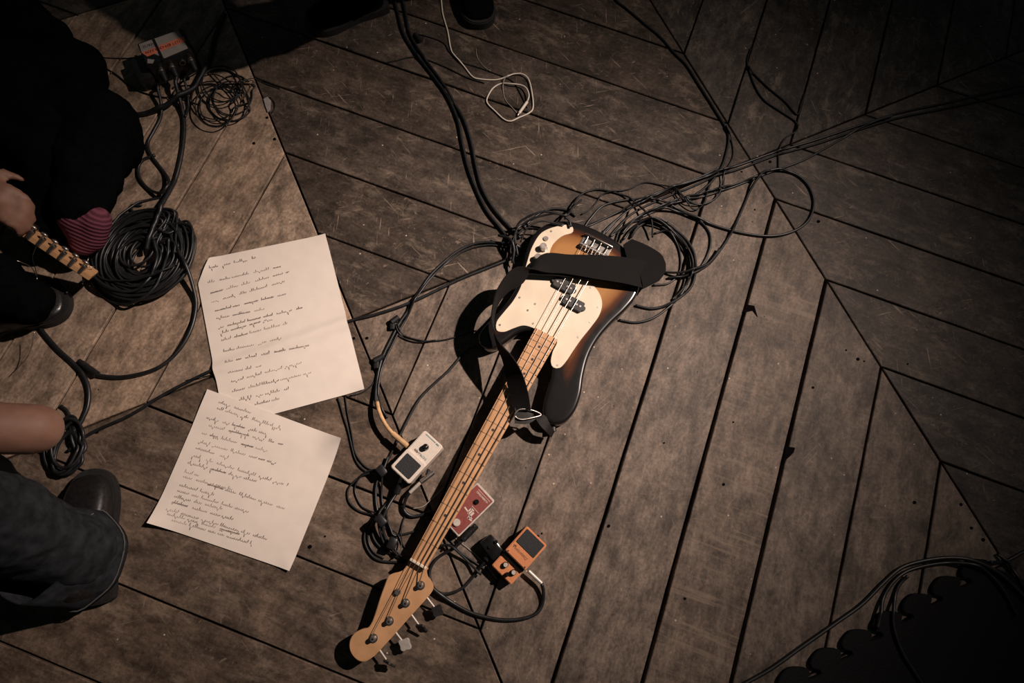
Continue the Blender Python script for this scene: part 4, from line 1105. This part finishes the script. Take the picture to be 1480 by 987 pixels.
# lower right
cable('pair of black cables arching over the foam mat edge, upper', [(1040, 1010), (1080, 986), (1115, 966), (1160, 934), (1210, 899), (1246, 873), (1276, 843), (1302, 821), (1332, 811), (1370, 806, .010), (1402, 809, .018), (1432, 821, .019), (1458, 840, .020), (1490, 872, .020)], .0046, lift=.002)
cable('pair of black cables arching over the foam mat edge, lower', [(1268, 908, .017), (1269, 884), (1276, 864), (1290, 842), (1310, 826), (1340, 817), (1375, 813), (1405, 817), (1432, 832, .017), (1452, 856, .018), (1470, 890, .018)], .0042, lift=.0)
cable('black cable crossing the foam mat towards the bottom', [(1310, 832), (1298, 848), (1291, 868), (1290, 888, .014), (1293, 912, .017), (1305, 944, .017), (1325, 976, .017), (1345, 1005, .017)], .0040, lift=.004)
cable('black cable meeting the foam mat at the long floor joint', [(1425, 812), (1444, 812), (1456, 810), (1480, 797), (1510, 782)], .0036)
cable('black cable falling from the long floor joint past the foam mat', [(1440, 800), (1456, 816), (1467, 836), (1480, 858), (1500, 885)], .0036, lift=.004)

o = prism('plastic_chip', M['tape_g'], None, [tuple(at(*p).xy) for p in ((381, 144), (387, 141), (392, 146), (391, 160), (387, 163), (384, 155))], 0.0006, 0.004, 0.0008)
setp(o, 'small pale plastic chip lying on the dark boards near the ring coil', 'plastic chip')
cable('short black wire bent round the pale plastic chip', [(390, 140), (396, 147), (397, 156), (393, 163)], .0012, 'cable_m')

# ------------------------------------------------------------------ people
def grow(name, caps, mat, parent=None, voxel=0.008, smooth=6, balls=()):
    """one continuous surface around tapered limbs"""
    bm = bmesh.new()
    for (a, ra, b, rb) in caps:
        a, b = Vector(a), Vector(b)
        if (b - a).length > 1e-5: cyl_bm(bm, a, b, ra, rb, 20)
        for p, r in ((a, ra), (b, rb)): bmesh.ops.create_uvsphere(bm, u_segments=18, v_segments=10, radius=r, matrix=Matrix.Translation(p))
    for (p, s, rot) in balls:
        bmesh.ops.create_uvsphere(bm, u_segments=20, v_segments=12, radius=1.0, matrix=Matrix.Translation(p) @ rot.to_4x4() @ Matrix.Diagonal((*s, 1)))
    me = bpy.data.meshes.new(name); bm.to_mesh(me); bm.free()
    t = bpy.data.objects.new('tmp', me); link(t)
    md = t.modifiers.new('r', 'REMESH'); md.mode = 'VOXEL'; md.voxel_size = voxel
    ms = t.modifiers.new('s', 'SMOOTH'); ms.factor = 0.5; ms.iterations = smooth
    bpy.context.view_layer.update()
    m2 = bpy.data.meshes.new_from_object(t.evaluated_get(bpy.context.evaluated_depsgraph_get()))
    bpy.data.objects.remove(t); bpy.data.meshes.remove(me)
    m2.name = name; m2.materials.clear(); m2.materials.append(mat); m2.shade_smooth()
    return link(bpy.data.objects.new(name, m2), parent)
def wrinkle(o, amp, sc, seed):
    n = len(o.data.vertices)
    co = np.empty(n * 3, np.float32); no = np.empty(n * 3, np.float32)
    o.data.vertices.foreach_get('co', co); o.data.vertices.foreach_get('normal', no)
    co = co.reshape(-1, 3); no = no.reshape(-1, 3)
    off = Vector((seed, 0, 0))
    f = np.array([noise.fractal(Vector(c) * sc + off, 1.0, 2.0, 3) for c in co.tolist()], np.float32)
    co = co + no * (amp * f)[:, None]
    o.data.vertices.foreach_set('co', co.ravel()); o.data.update()
I3 = Matrix.Identity(3)
def rotz(a): return Matrix.Rotation(a, 3, 'Z')
V3 = Vector
def loft_foot(heel, toe, h, w, mat_u, mat_s, parent, upper='boot_upper'):
    """shoe: outline sole plus shaped upper; heel/toe floor points in parent space"""
    d = (toe - heel); L = d.length; d.normalize(); s = V3((-d.y, d.x, 0))
    prof = [(0.0, .62), (.06, .82), (.2, .84), (.4, .80), (.55, .90), (.7, 1.0), (.82, .98), (.92, .80), (.98, .48), (1.0, .18)]
    outl = [heel + d * (a * L) + s * (b * w / 2) for a, b in prof] + [heel + d * (a * L) - s * (b * w / 2) for a, b in prof[::-1]]
    C = catmull(outl, .01, True)
    so = prism('sole', mat_s, parent, [(p[0] + (p[0] - (heel + d * L / 2).x) * .03, p[1] + (p[1] - (heel + d * L / 2).y) * .03) for p in C], 0.0, 0.026, 0.003)
    hs = [(0.02, h), (.14, h * 1.0), (.3, h * .95), (.45, h * .74), (.6, h * .60), (.75, h * .52), (.88, h * .44), (.97, h * .32)]
    Vv, Ff = [], []; K = 16
    for i, (a, hh) in enumerate(hs):
        wi = np.interp(a, [q[0] for q in prof], [q[1] for q in prof]) * w / 2
        for k in range(K + 1):
            t = PI * k / K
            e_ = 0.65
            x = math.copysign(abs(math.cos(t)) ** e_, math.cos(t)) * wi; z = 0.02 + (hh - 0.02) * (math.sin(t) ** e_)
            Vv.append(heel + d * (a * L) + s * x + V3((0, 0, z)))
        if i:
            for k in range(K): Ff.append(((i - 1) * (K + 1) + k, (i - 1) * (K + 1) + k + 1, i * (K + 1) + k + 1, i * (K + 1) + k))
    Ff.append(tuple(range(K + 1))[::-1]); Ff.append(tuple(range((len(hs) - 1) * (K + 1), len(hs) * (K + 1))))
    up = mobj(upper, Vv, Ff, mat_u, parent)
    bm = bmesh.new(); bm.from_mesh(up.data); bmesh.ops.recalc_face_normals(bm, faces=bm.faces[:]); bm.to_mesh(up.data); bm.free()
    md = up.modifiers.new('sub', 'SUBSURF'); md.levels = 1; md.render_levels = 1
    return up, so
def face_caps(c, f):
    """jaw, nose, lips, brow and ears around a head centred at c, looking along f"""
    c, f = Vector(c), Vector(f).normalized(); sd = Vector((-f.y, f.x, 0)).normalized(); u = f.cross(sd) * -1
    if u.z < 0: u = -u
    out = [(c + f * .045 - u * .06, .052, c + f * .055 - u * .085, .034), (c + f * .088 + u * .002, .009, c + f * .106 - u * .028, .013), (c + f * .088 - u * .052 + sd * .018, .007, c + f * .088 - u * .052 - sd * .018, .007),
           (c + f * .080 + u * .028 + sd * .034, .010, c + f * .080 + u * .028 - sd * .034, .010)]
    for q in (-1, 1): out.append((c + sd * q * .088 + u * .012 - f * .005, .012, c + sd * q * .088 - u * .022, .010))
    return out
def eyes(c, f, parent):
    c, f = Vector(c), Vector(f).normalized(); sd = Vector((-f.y, f.x, 0)).normalized()
    for q in (-1, 1):
        for nm, mt, r, d in (('eye', M['guard'], .0125, .078), ('iris', M['blackg'], .0065, .0855)):
            bm = bmesh.new(); bmesh.ops.create_uvsphere(bm, u_segments=14, v_segments=10, radius=r, matrix=Matrix.Translation(c + f * d + sd * q * .032 + Vector((0, 0, .010))))
            o = bobj(nm, bm, mt, parent, True)

# --- person with the jeans and boot
FT = at(150, 790)
pb = empty('person', 'person in dark jeans and black boots with a bare forearm beside the lyric sheets', 'person', (FT.x, FT.y, 0))
def B_(x, y, z): return V3((x, y, z))          # relative to the boot
el = at(50, 620, .40) - V3((FT.x, FT.y, 0))
knee, hip = B_(-.02, .11, .50), B_(-.50, -.02, .56)
sh_ = B_(-.50, .12, 1.04)
hand = el + B_(-.22, .05, -.20)
bodyB = [((-.01, -.01, .07), .038, knee + B_(-.05, -.02, -.12), .048), (knee + B_(-.05, -.02, -.12), .048, knee, .050), (knee, .052, hip, .08),
         (B_(-.42, -.42, .07), .045, B_(-.22, -.34, .50), .06), (B_(-.22, -.34, .50), .062, hip + B_(0, -.2, 0), .085),
         (hip + B_(0, -.1, 0), .14, B_(-.56, -.02, .80), .13), (B_(-.56, -.02, .80), .13, B_(-.52, -.02, 1.0), .12), (sh_, .06, B_(-.52, -.18, 1.04), .06),
         (B_(-.52, -.03, 1.05), .055, B_(-.50, -.02, 1.16), .05),
         (sh_, .055, el + B_(-.30, -.02, .20), .046), (el + B_(-.30, -.02, .20), .046, el, .044), (el, .042, el + B_(-.11, .025, -.10), .037), (el + B_(-.11, .025, -.10), .037, hand, .026),
         (B_(-.52, -.20, 1.03), .055, B_(-.60, -.36, .80), .045), (B_(-.60, -.36, .80), .043, B_(-.42, -.40, .62), .030)]
bodyB += [((-.48, -.02, 1.25), .085, (-.48, -.02, 1.29), .092), *face_caps((-.48, -.02, 1.27), (1, .15, -.25))]
# fingers of both hands
def fingers(palm, fwd, side, dn, s=1.0, curl=0.6):
    caps = [(palm, .026 * s, palm + fwd * .05 * s, .024 * s), (palm + side * .022 * s, .018 * s, palm + fwd * .055 * s + side * .024 * s, .016 * s), (palm - side * .022 * s, .018 * s, palm + fwd * .055 * s - side * .024 * s, .015 * s)]
    for k, (off, ln) in enumerate(((.033, .075), (.012, .086), (-.011, .080), (-.033, .062))):
        a = palm + fwd * .060 * s + side * off * s
        b = a + (fwd * math.cos(curl * .5) + dn * math.sin(curl * .5)) * ln * .42 * s
        c_ = b + (fwd * math.cos(curl * 1.5) + dn * math.sin(curl * 1.5)) * ln * .34 * s
        e_ = c_ + (fwd * math.cos(curl * 2.3) + dn * math.sin(curl * 2.3)) * ln * .28 * s
        caps += [(a, .0098 * s, b, .0090 * s), (b, .0088 * s, c_, .0082 * s), (c_, .0080 * s, e_, .0070 * s)]
    t0 = palm + side * .034 * s + fwd * .005 * s; t1 = t0 + (side * .7 + fwd * .6 + dn * .3).normalized() * .036 * s; t2 = t1 + (fwd * .8 + side * .25 + dn * .5).normalized() * .030 * s
    caps += [(t0, .013 * s, t1, .0105 * s), (t1, .0100 * s, t2, .0085 * s)]
    return caps
fd = (hand - el).normalized()
bodyB += fingers(hand, fd, V3((-fd.y, fd.x, 0)).normalized(), V3((0, 0, -1)))
bodyB += fingers(B_(-.40, -.41, .61), V3((.8, .1, -.5)).normalized(), V3((0, 1, 0)), V3((0, 0, -1)))
bB = grow('body', bodyB, M['skin'], pb, .008, 3)
eyes((-.48, -.02, 1.27), (1, .15, -.25), pb)
# clothing
jl = [((.004, -.012, .095), .070, knee + B_(-.05, -.02, -.12), .096), (knee + B_(-.05, -.02, -.12), .096, knee + B_(-.03, 0, .02), .10), (knee, .10, hip, .125),
      (B_(-.42, -.42, .10), .080, B_(-.22, -.34, .50), .085), (B_(-.22, -.34, .50), .09, hip + B_(0, -.2, 0), .12), (hip, .15, hip + B_(0, -.2, .02), .15)]
jn = grow('jeans', jl, M['jeans'], pb, .010, 5); wrinkle(jn, .009, 16, 3)
# cuff hem: flared open end around the boot
def hem(cx, cy, rx, ry, z0, z1, rot, mat, nm, parent):
    Vv, Ff = [], []; K = 40
    rows = [(z0, 1.0), (z0 + .012, 1.02), (z0 + .035, 1.0), ((z0 + z1) / 2, .97), (z1, .92)]
    for i, (z, f) in enumerate(rows):
        for k in range(K):
            a = 2 * PI * k / K
            x, y = rx * f * math.cos(a), ry * f * math.sin(a)
            wv = 1 + .035 * math.sin(3 * a + 1) + .02 * math.sin(7 * a)
            x, y = x * wv, y * wv
            Vv.append((cx + x * math.cos(rot) - y * math.sin(rot) - (z - z0) * .25, cy + x * math.sin(rot) + y * math.cos(rot) + (z - z0) * .12, z))
        if i:
            for k in range(K): Ff.append(((i - 1) * K + k, (i - 1) * K + (k + 1) % K, i * K + (k + 1) % K, i * K + k))
    o = mobj(nm, Vv, Ff, mat, parent)
    md = o.modifiers.new('sol', 'SOLIDIFY'); md.thickness = .004; md.offset = 0
    return o, Vv[K:2 * K]
hm, ringv = hem(-.012, -.02, .082, .100, .038, .17, .12, M['jeans'], 'cuff', pb)
tube('hem_stitching', M['stitch'], hm, [V3(v) + V3((0, 0, .004)) + (V3((v[0] + .012, v[1] + .02, 0)).normalized() * .0035) for v in ringv + ringv[:1]], .0016, 6)
loft_foot(B_(.005, -.115, 0), B_(-.045, .165, 0), .12, .105, M['boot'], M['sole'], pb)
loft_foot(B_(-.42, -.50, 0), B_(-.38, -.22, 0), .12, .105, M['boot'], M['sole'], pb)
lace = catmull([B_(-.006, .068, .098), B_(.004, .062, .105), B_(.012, .064, .098), B_(.018, .070, .090)], .004)
tube('lace', M['nickel'], pb, lace, .0016, 6)
tsh = grow('t_shirt', [(hip + B_(0, -.1, .02), .155, B_(-.56, -.02, .80), .15), (B_(-.56, -.02, .80), .15, B_(-.52, -.02, 1.0), .14), (sh_, .08, B_(-.52, -.18, 1.04), .08), (sh_, .075, sh_ + (el + B_(-.30, -.02, .20) - sh_) * .6, .066), (B_(-.52, -.20, 1.03), .075, B_(-.58, -.31, .88), .062)], M['cloth_b'], pb, .012, 5)
grow('hair', [((-.505, -.02, 1.315), .098, (-.53, -.02, 1.29), .096)], M['hair'], pb, .012, 4)

# --- person in black sitting with the guitar
PA = at(-60, 165)
pa = empty('person', 'person dressed in black sitting on the floor holding an upright guitar neck', 'person', (PA.x, PA.y, 0))
def A_(px, py, z): return at(px, py, z) - V3((PA.x, PA.y, 0))
kneeA = A_(140, 180, .13); hipA = A_(-150, 90, .17); ankA = A_(112, 316, .12)
knee2 = A_(-150, 392, .22); ank2 = A_(5, 425, .07)
hipA2 = A_(-200, 190, .17)
chest = (hipA + hipA2) / 2 + V3((-.40, -.09, .36)); shL = chest + V3((.02, .17, .10)); shR = chest + V3((-.02, -.20, .10))
hnd = A_(-26, 280, .235); elA = V3((-1.46, .71, .30)) - V3((PA.x, PA.y, 0)); wrA = hnd + (elA - hnd) * .24
bodyA = [(hipA, .085, kneeA, .062), (kneeA, .060, ankA, .040), (ankA, .034, A_(128, 343, .084), .028), (A_(128, 343, .084), .028, A_(121, 351, .077), .022),
         (hipA2, .085, knee2, .062), (knee2, .060, ank2, .042), (ank2, .034, A_(50, 446, .035), .025),
         ((hipA + hipA2) / 2 + V3((-.10, -.04, 0)), .095, chest, .105), (chest, .105, chest + V3((0, 0, .08)), .10), (shL, .058, shR, .058), (chest + V3((.02, 0, .12)), .055, chest + V3((.05, 0, .24)), .05),
         (chest + V3((.06, 0, .31)), .085, chest + V3((.07, 0, .36)), .092), *face_caps(chest + V3((.065, 0, .335)), (1, -.3, -.3)),
         (shL, .052, elA, .044), (elA, .040, wrA, .029), (wrA, .029, hnd, .029),
         (shR, .052, shR + V3((.02, -.12, -.26)), .044), (shR + V3((.02, -.12, -.26)), .042, shR + V3((.20, .02, -.34)), .028)]
fdA = (A_(40, 306, .225) - hnd).normalized()
sdA = V3((fdA.y, -fdA.x, .25)).normalized() * -1
bodyA += fingers(hnd - fdA * .01, fdA, V3((.25, .92, .25)).normalized(), V3((-.1, -.25, -.95)).normalized(), 1.05, 1.0)
bodyA += fingers(shR + V3((.20, .02, -.34)), V3((.8, .3, -.3)).normalized(), V3((-.3, .9, 0)).normalized(), V3((0, 0, -1)), 1.0, .7)
grow('body', bodyA, M['skin'], pa, .008, 3)
eyes(chest + V3((.065, 0, .335)), (1, -.3, -.3), pa)
jk = [(hipA, .125, kneeA + A_(0, 0, 0) * 0, .100), (kneeA, .100, A_(124, 258, .13), .075), (A_(124, 258, .13), .072, A_(112, 300, .125), .060), (hipA2, .12, knee2, .095), (knee2, .095, A_(-10, 412, .12), .072), (A_(-10, 412, .12), .070, A_(38, 436, .075), .056),
      (kneeA + V3((.02, -.02, -.04)), .075, A_(158, 214, .06), .052), ((hipA + kneeA) / 2, .115, A_(95, 110, .08), .10), (A_(60, 85, .08), .08, A_(120, 105, .05), .05), (A_(-60, 60, .12), .13, A_(20, 40, .10), .10), (A_(20, 40, .10), .10, A_(75, 62, .07), .062)]
tr_ = grow('trousers', jk, M['cloth_b'], pa, .010, 4); wrinkle(tr_, .012, 14, 8)
jc = [((hipA + hipA2) / 2 + V3((-.12, -.05, 0)), .125, chest, .125), (chest, .125, chest + V3((0, 0, .08)), .12), (hipA + V3((-.03, 0, 0)), .115, hipA2 + V3((-.03, 0, 0)), .115), (shL, .080, shR, .085), (shL, .072, elA, .060), (elA, .060, hnd + (elA - hnd) * .34, .040),
      (shR, .08, shR + V3((.02, -.12, -.26)), .066), (shR + V3((.02, -.12, -.26)), .064, shR + V3((.14, -.03, -.32)), .046),
      (A_(-60, 110, .16), .14, A_(70, 200, .14), .11), (A_(70, 200, .14), .10, A_(120, 270, .07), .055), (A_(120, 268, .07), .05, A_(134, 294, .060), .028), (A_(165, 215, .05), .04, A_(176, 216, .035), .022),
      (A_(70, 215, .14), .10, A_(85, 330, .07), .055), (A_(60, 260, .1), .07, A_(70, 345, .05), .04)]
jk_ = grow('jacket', jc, M['cloth_b'], pa, .010, 4); wrinkle(jk_, .012, 13, 2)
sk = grow('sock', [(ankA, .043, A_(120, 338, .092), .036), (A_(136, 318, .116), .038, A_(131, 342, .084), .036), (A_(131, 342, .084), .036, A_(119, 353, .076), .030)], M['sock'], pa, .006, 3)
loft_foot(A_(-25, 470, 0), A_(104, 432, 0), .085, .115, M['boot'], M['sole'], pa, 'shoe_upper')
grow('hair', [(chest + V3((.045, 0, .385)), .098, chest + V3((.02, 0, .35)), .097)], M['hair'], pa, .012, 4)

# --- guitar in the lap: neck and headstock seen on edge
tip, nutp = at(131, 402, .085), at(40, 342, .165)
nd = (tip - nutp).normalized()
neck_far = nutp - nd * .46
gt = empty('electric_guitar', 'electric guitar held on edge by the sitting person, six tuners up', 'electric guitar', (nutp.x, nutp.y, 0))
G0 = V3((nutp.x, nutp.y, 0))
vw = (V3((0, 0, H)) - nutp).normalized()
edge_n = (vw - nd * vw.dot(nd)).normalized()          # narrow edge faces roughly up to the lens side
face_n = nd.cross(edge_n).normalized()
tilt = math.radians(24)
en = (edge_n * math.cos(tilt) + face_n * math.sin(tilt)); fn_ = (face_n * math.cos(tilt) - edge_n * math.sin(tilt))
def slab(name, a, b, wa, wb, th, mat, parent, shift=0.0, face_off=0.0):
    Vv = []
    for p, w in ((a, wa), (b, wb)):
        for s, t in ((1, 1), (-1, 1), (-1, -1), (1, -1)):
            Vv.append(p + en * (w / 2 * s + shift) + fn_ * (th / 2 * t + face_off) - G0)
    F = [(0, 1, 2, 3), (7, 6, 5, 4), (0, 4, 5, 1), (1, 5, 6, 2), (2, 6, 7, 3), (3, 7, 4, 0)]
    bm = bmesh.new(); vs = [bm.verts.new(v) for v in Vv]
    for f in F: bm.faces.new([vs[k] for k in f])
    bmesh.ops.bevel(bm, geom=bm.edges[:], offset=.002, segments=2, affect='EDGES')
    return smooth_by_angle(bobj(name, bm, mat, parent))
slab('headstock', nutp, tip, .042, .046, .016, M['maple'], gt, -.020)
slab('neck', neck_far, nutp, .056, .044, .020, M['maple'], gt, -.026)
slab('fretboard', neck_far, nutp, .056, .044, .006, M['leather'], gt, -.026, -.013)
bodyc = neck_far - nd * .17
gb = [bodyc + nd * x * .20 + en * (y * .16 - .02) for x, y in ((1, .15), (.92, .85), (.75, 1.0), (.45, .72), (.1, .62), (-.35, .85), (-.8, .95), (-1.05, .5), (-1.12, 0), (-1.05, -.5), (-.8, -.95), (-.35, -.85), (.1, -.62), (.4, -.75), (.7, -1.0), (.85, -.8), (.9, -.3))]
gbs = [V3(p) for p in catmull(gb, .02, True)]
bm = bmesh.new(); n_ = len(gbs)
va = [bm.verts.new(p + fn_ * .02 - G0) for p in gbs]; vb = [bm.verts.new(p - fn_ * .02 - G0) for p in gbs]
bm.faces.new(va); bm.faces.new(vb[::-1])
for k in range(n_): bm.faces.new((va[k], vb[k], vb[(k + 1) % n_], va[(k + 1) % n_]))
smooth_by_angle(bobj('body', bm, M['blackg'], gt))
for k in range(6):
    upd = (at(100, 345, .12) - at(84, 372, .12)).normalized()
    p = nutp + (tip - nutp) * (0.02 + k * .165) + upd * .010 + en * .004
    t = cyl('tuner', M['nickel'], gt, p - G0 + fn_ * -.010, p - G0 + fn_ * .012, .006, seg=12, bev=.0008)
    cyl('shaft', M['chrome'], t, p - G0, p - G0 + en * .006 + upd * .014, .0024, seg=8)
    q_ = p - G0 + en * .008 + upd * .020
    bm = bmesh.new(); bmesh.ops.create_uvsphere(bm, u_segments=12, v_segments=8, radius=1, matrix=Matrix.Translation(q_) @ Matrix.Rotation(math.atan2(nd.y, nd.x), 4, 'Z') @ Matrix.Diagonal((.009, .005, .007, 1)))
    bobj('key', bm, M['nickel'], t, True)
loose = [[(54, 352, .15), (47, 372, .12), (52, 392, .06), (55, 420, .05), (54, 440, .06), (50, 450, .07)], [(128, 372, .10), (126, 384, .095), (133, 386, .09), (137, 385, .085)],
         [(50, 478, .06), (46, 500, .05), (38, 518, .04), (20, 538, .02)], [(10, 372, .14), (28, 378, .13), (45, 386, .10), (52, 398, .07)]]
for l in loose: tube('loose_string', M['amberstr'], gt, [V3(p) - G0 for p in catmull([at(*p) for p in l], .006)], .0009, 6)

# --- standing person beyond the top edge
CF = at(625, -25)
pc = empty('person', 'person in black trousers and black shoes standing where the cable pair starts', 'person', (CF.x, CF.y, 0))
def C_(px, py, z=0): return at(px, py, z) - V3((CF.x, CF.y, 0))
h1, t1 = C_(678, -48), C_(695, 42)
h2, t2 = C_(556, 4), C_(446, 42)
k1, k2 = h1 + (t1 - h1) * .3 + V3((.0, -.06, .46)), h2 + (t2 - h2) * .22 + V3((.05, -.15, .45))
p1, p2 = V3((.03, .10, .80)), V3((-.15, .08, .80))
ch = V3((-.08, .04, 1.17))
a1, a2 = h1 + (t1 - h1) * .22 + V3((0, 0, .08)), h2 + (t2 - h2) * .22 + V3((0, 0, .08))
s1, s2 = ch + V3((.17, 0, .10)), ch + V3((-.17, 0, .10))
bodyC = [(a1, .042, k1, .055), (k1, .055, p1, .08), (a2, .042, k2, .055), (k2, .055, p2, .08), (p1, .11, p2, .11), ((p1 + p2) / 2, .13, ch, .13), (s1, .06, s2, .06), (ch + V3((0, 0, .12)), .055, ch + V3((0, 0, .24)), .05),
         (ch + V3((0, 0, .31)), .085, ch + V3((0, 0, .36)), .092), *face_caps(ch + V3((0, 0, .335)), (0, -1, -.2)),
         (s1, .055, s1 + V3((.06, .02, -.30)), .044), (s1 + V3((.06, .02, -.30)), .042, s1 + V3((.04, -.10, -.52)), .028), (s2, .055, s2 + V3((-.06, .02, -.30)), .044), (s2 + V3((-.06, .02, -.30)), .042, s2 + V3((-.03, -.10, -.52)), .028)]
bodyC += fingers(s1 + V3((.04, -.10, -.52)), V3((0, -.3, -.95)).normalized(), V3((0, -.95, .3)).normalized(), V3((-1, 0, 0)), 1.0, .5)
bodyC += fingers(s2 + V3((-.03, -.10, -.52)), V3((0, -.3, -.95)).normalized(), V3((0, -.95, .3)).normalized(), V3((1, 0, 0)), 1.0, .5)
grow('body', bodyC, M['skin'], pc, .009, 3)
eyes(ch + V3((0, 0, .335)), (0, -1, -.2), pc)
tc_ = grow('trousers', [(a1 + V3((0, 0, .02)), .070, k1, .085), (k1, .085, p1, .12), (a2 + V3((0, 0, .02)), .070, k2, .085), (k2, .085, p2, .12), (p1, .14, p2, .14)], M['cloth_b'], pc, .012, 4); wrinkle(tc_, .008, 15, 5)
grow('shirt', [((p1 + p2) / 2 + V3((0, 0, .06)), .17, ch, .16), (s1, .085, s2, .085), (s1, .08, s1 + V3((.06, .02, -.30)), .062), (s1 + V3((.06, .02, -.30)), .06, s1 + V3((.043, -.08, -.48)), .042), (s2, .08, s2 + V3((-.06, .02, -.30)), .062), (s2 + V3((-.06, .02, -.30)), .06, s2 + V3((-.033, -.08, -.48)), .042)], M['cloth_b'], pc, .012, 4)
grow('hair', [(ch + V3((0, .02, .385)), .098, ch + V3((0, .04, .35)), .097)], M['hair'], pc, .012, 4)
loft_foot(h1, t1, .095, .10, M['cloth_b'], M['sole'], pc, 'shoe_upper')
loft_foot(h2, t2, .095, .10, M['cloth_b'], M['sole'], pc, 'shoe_upper')
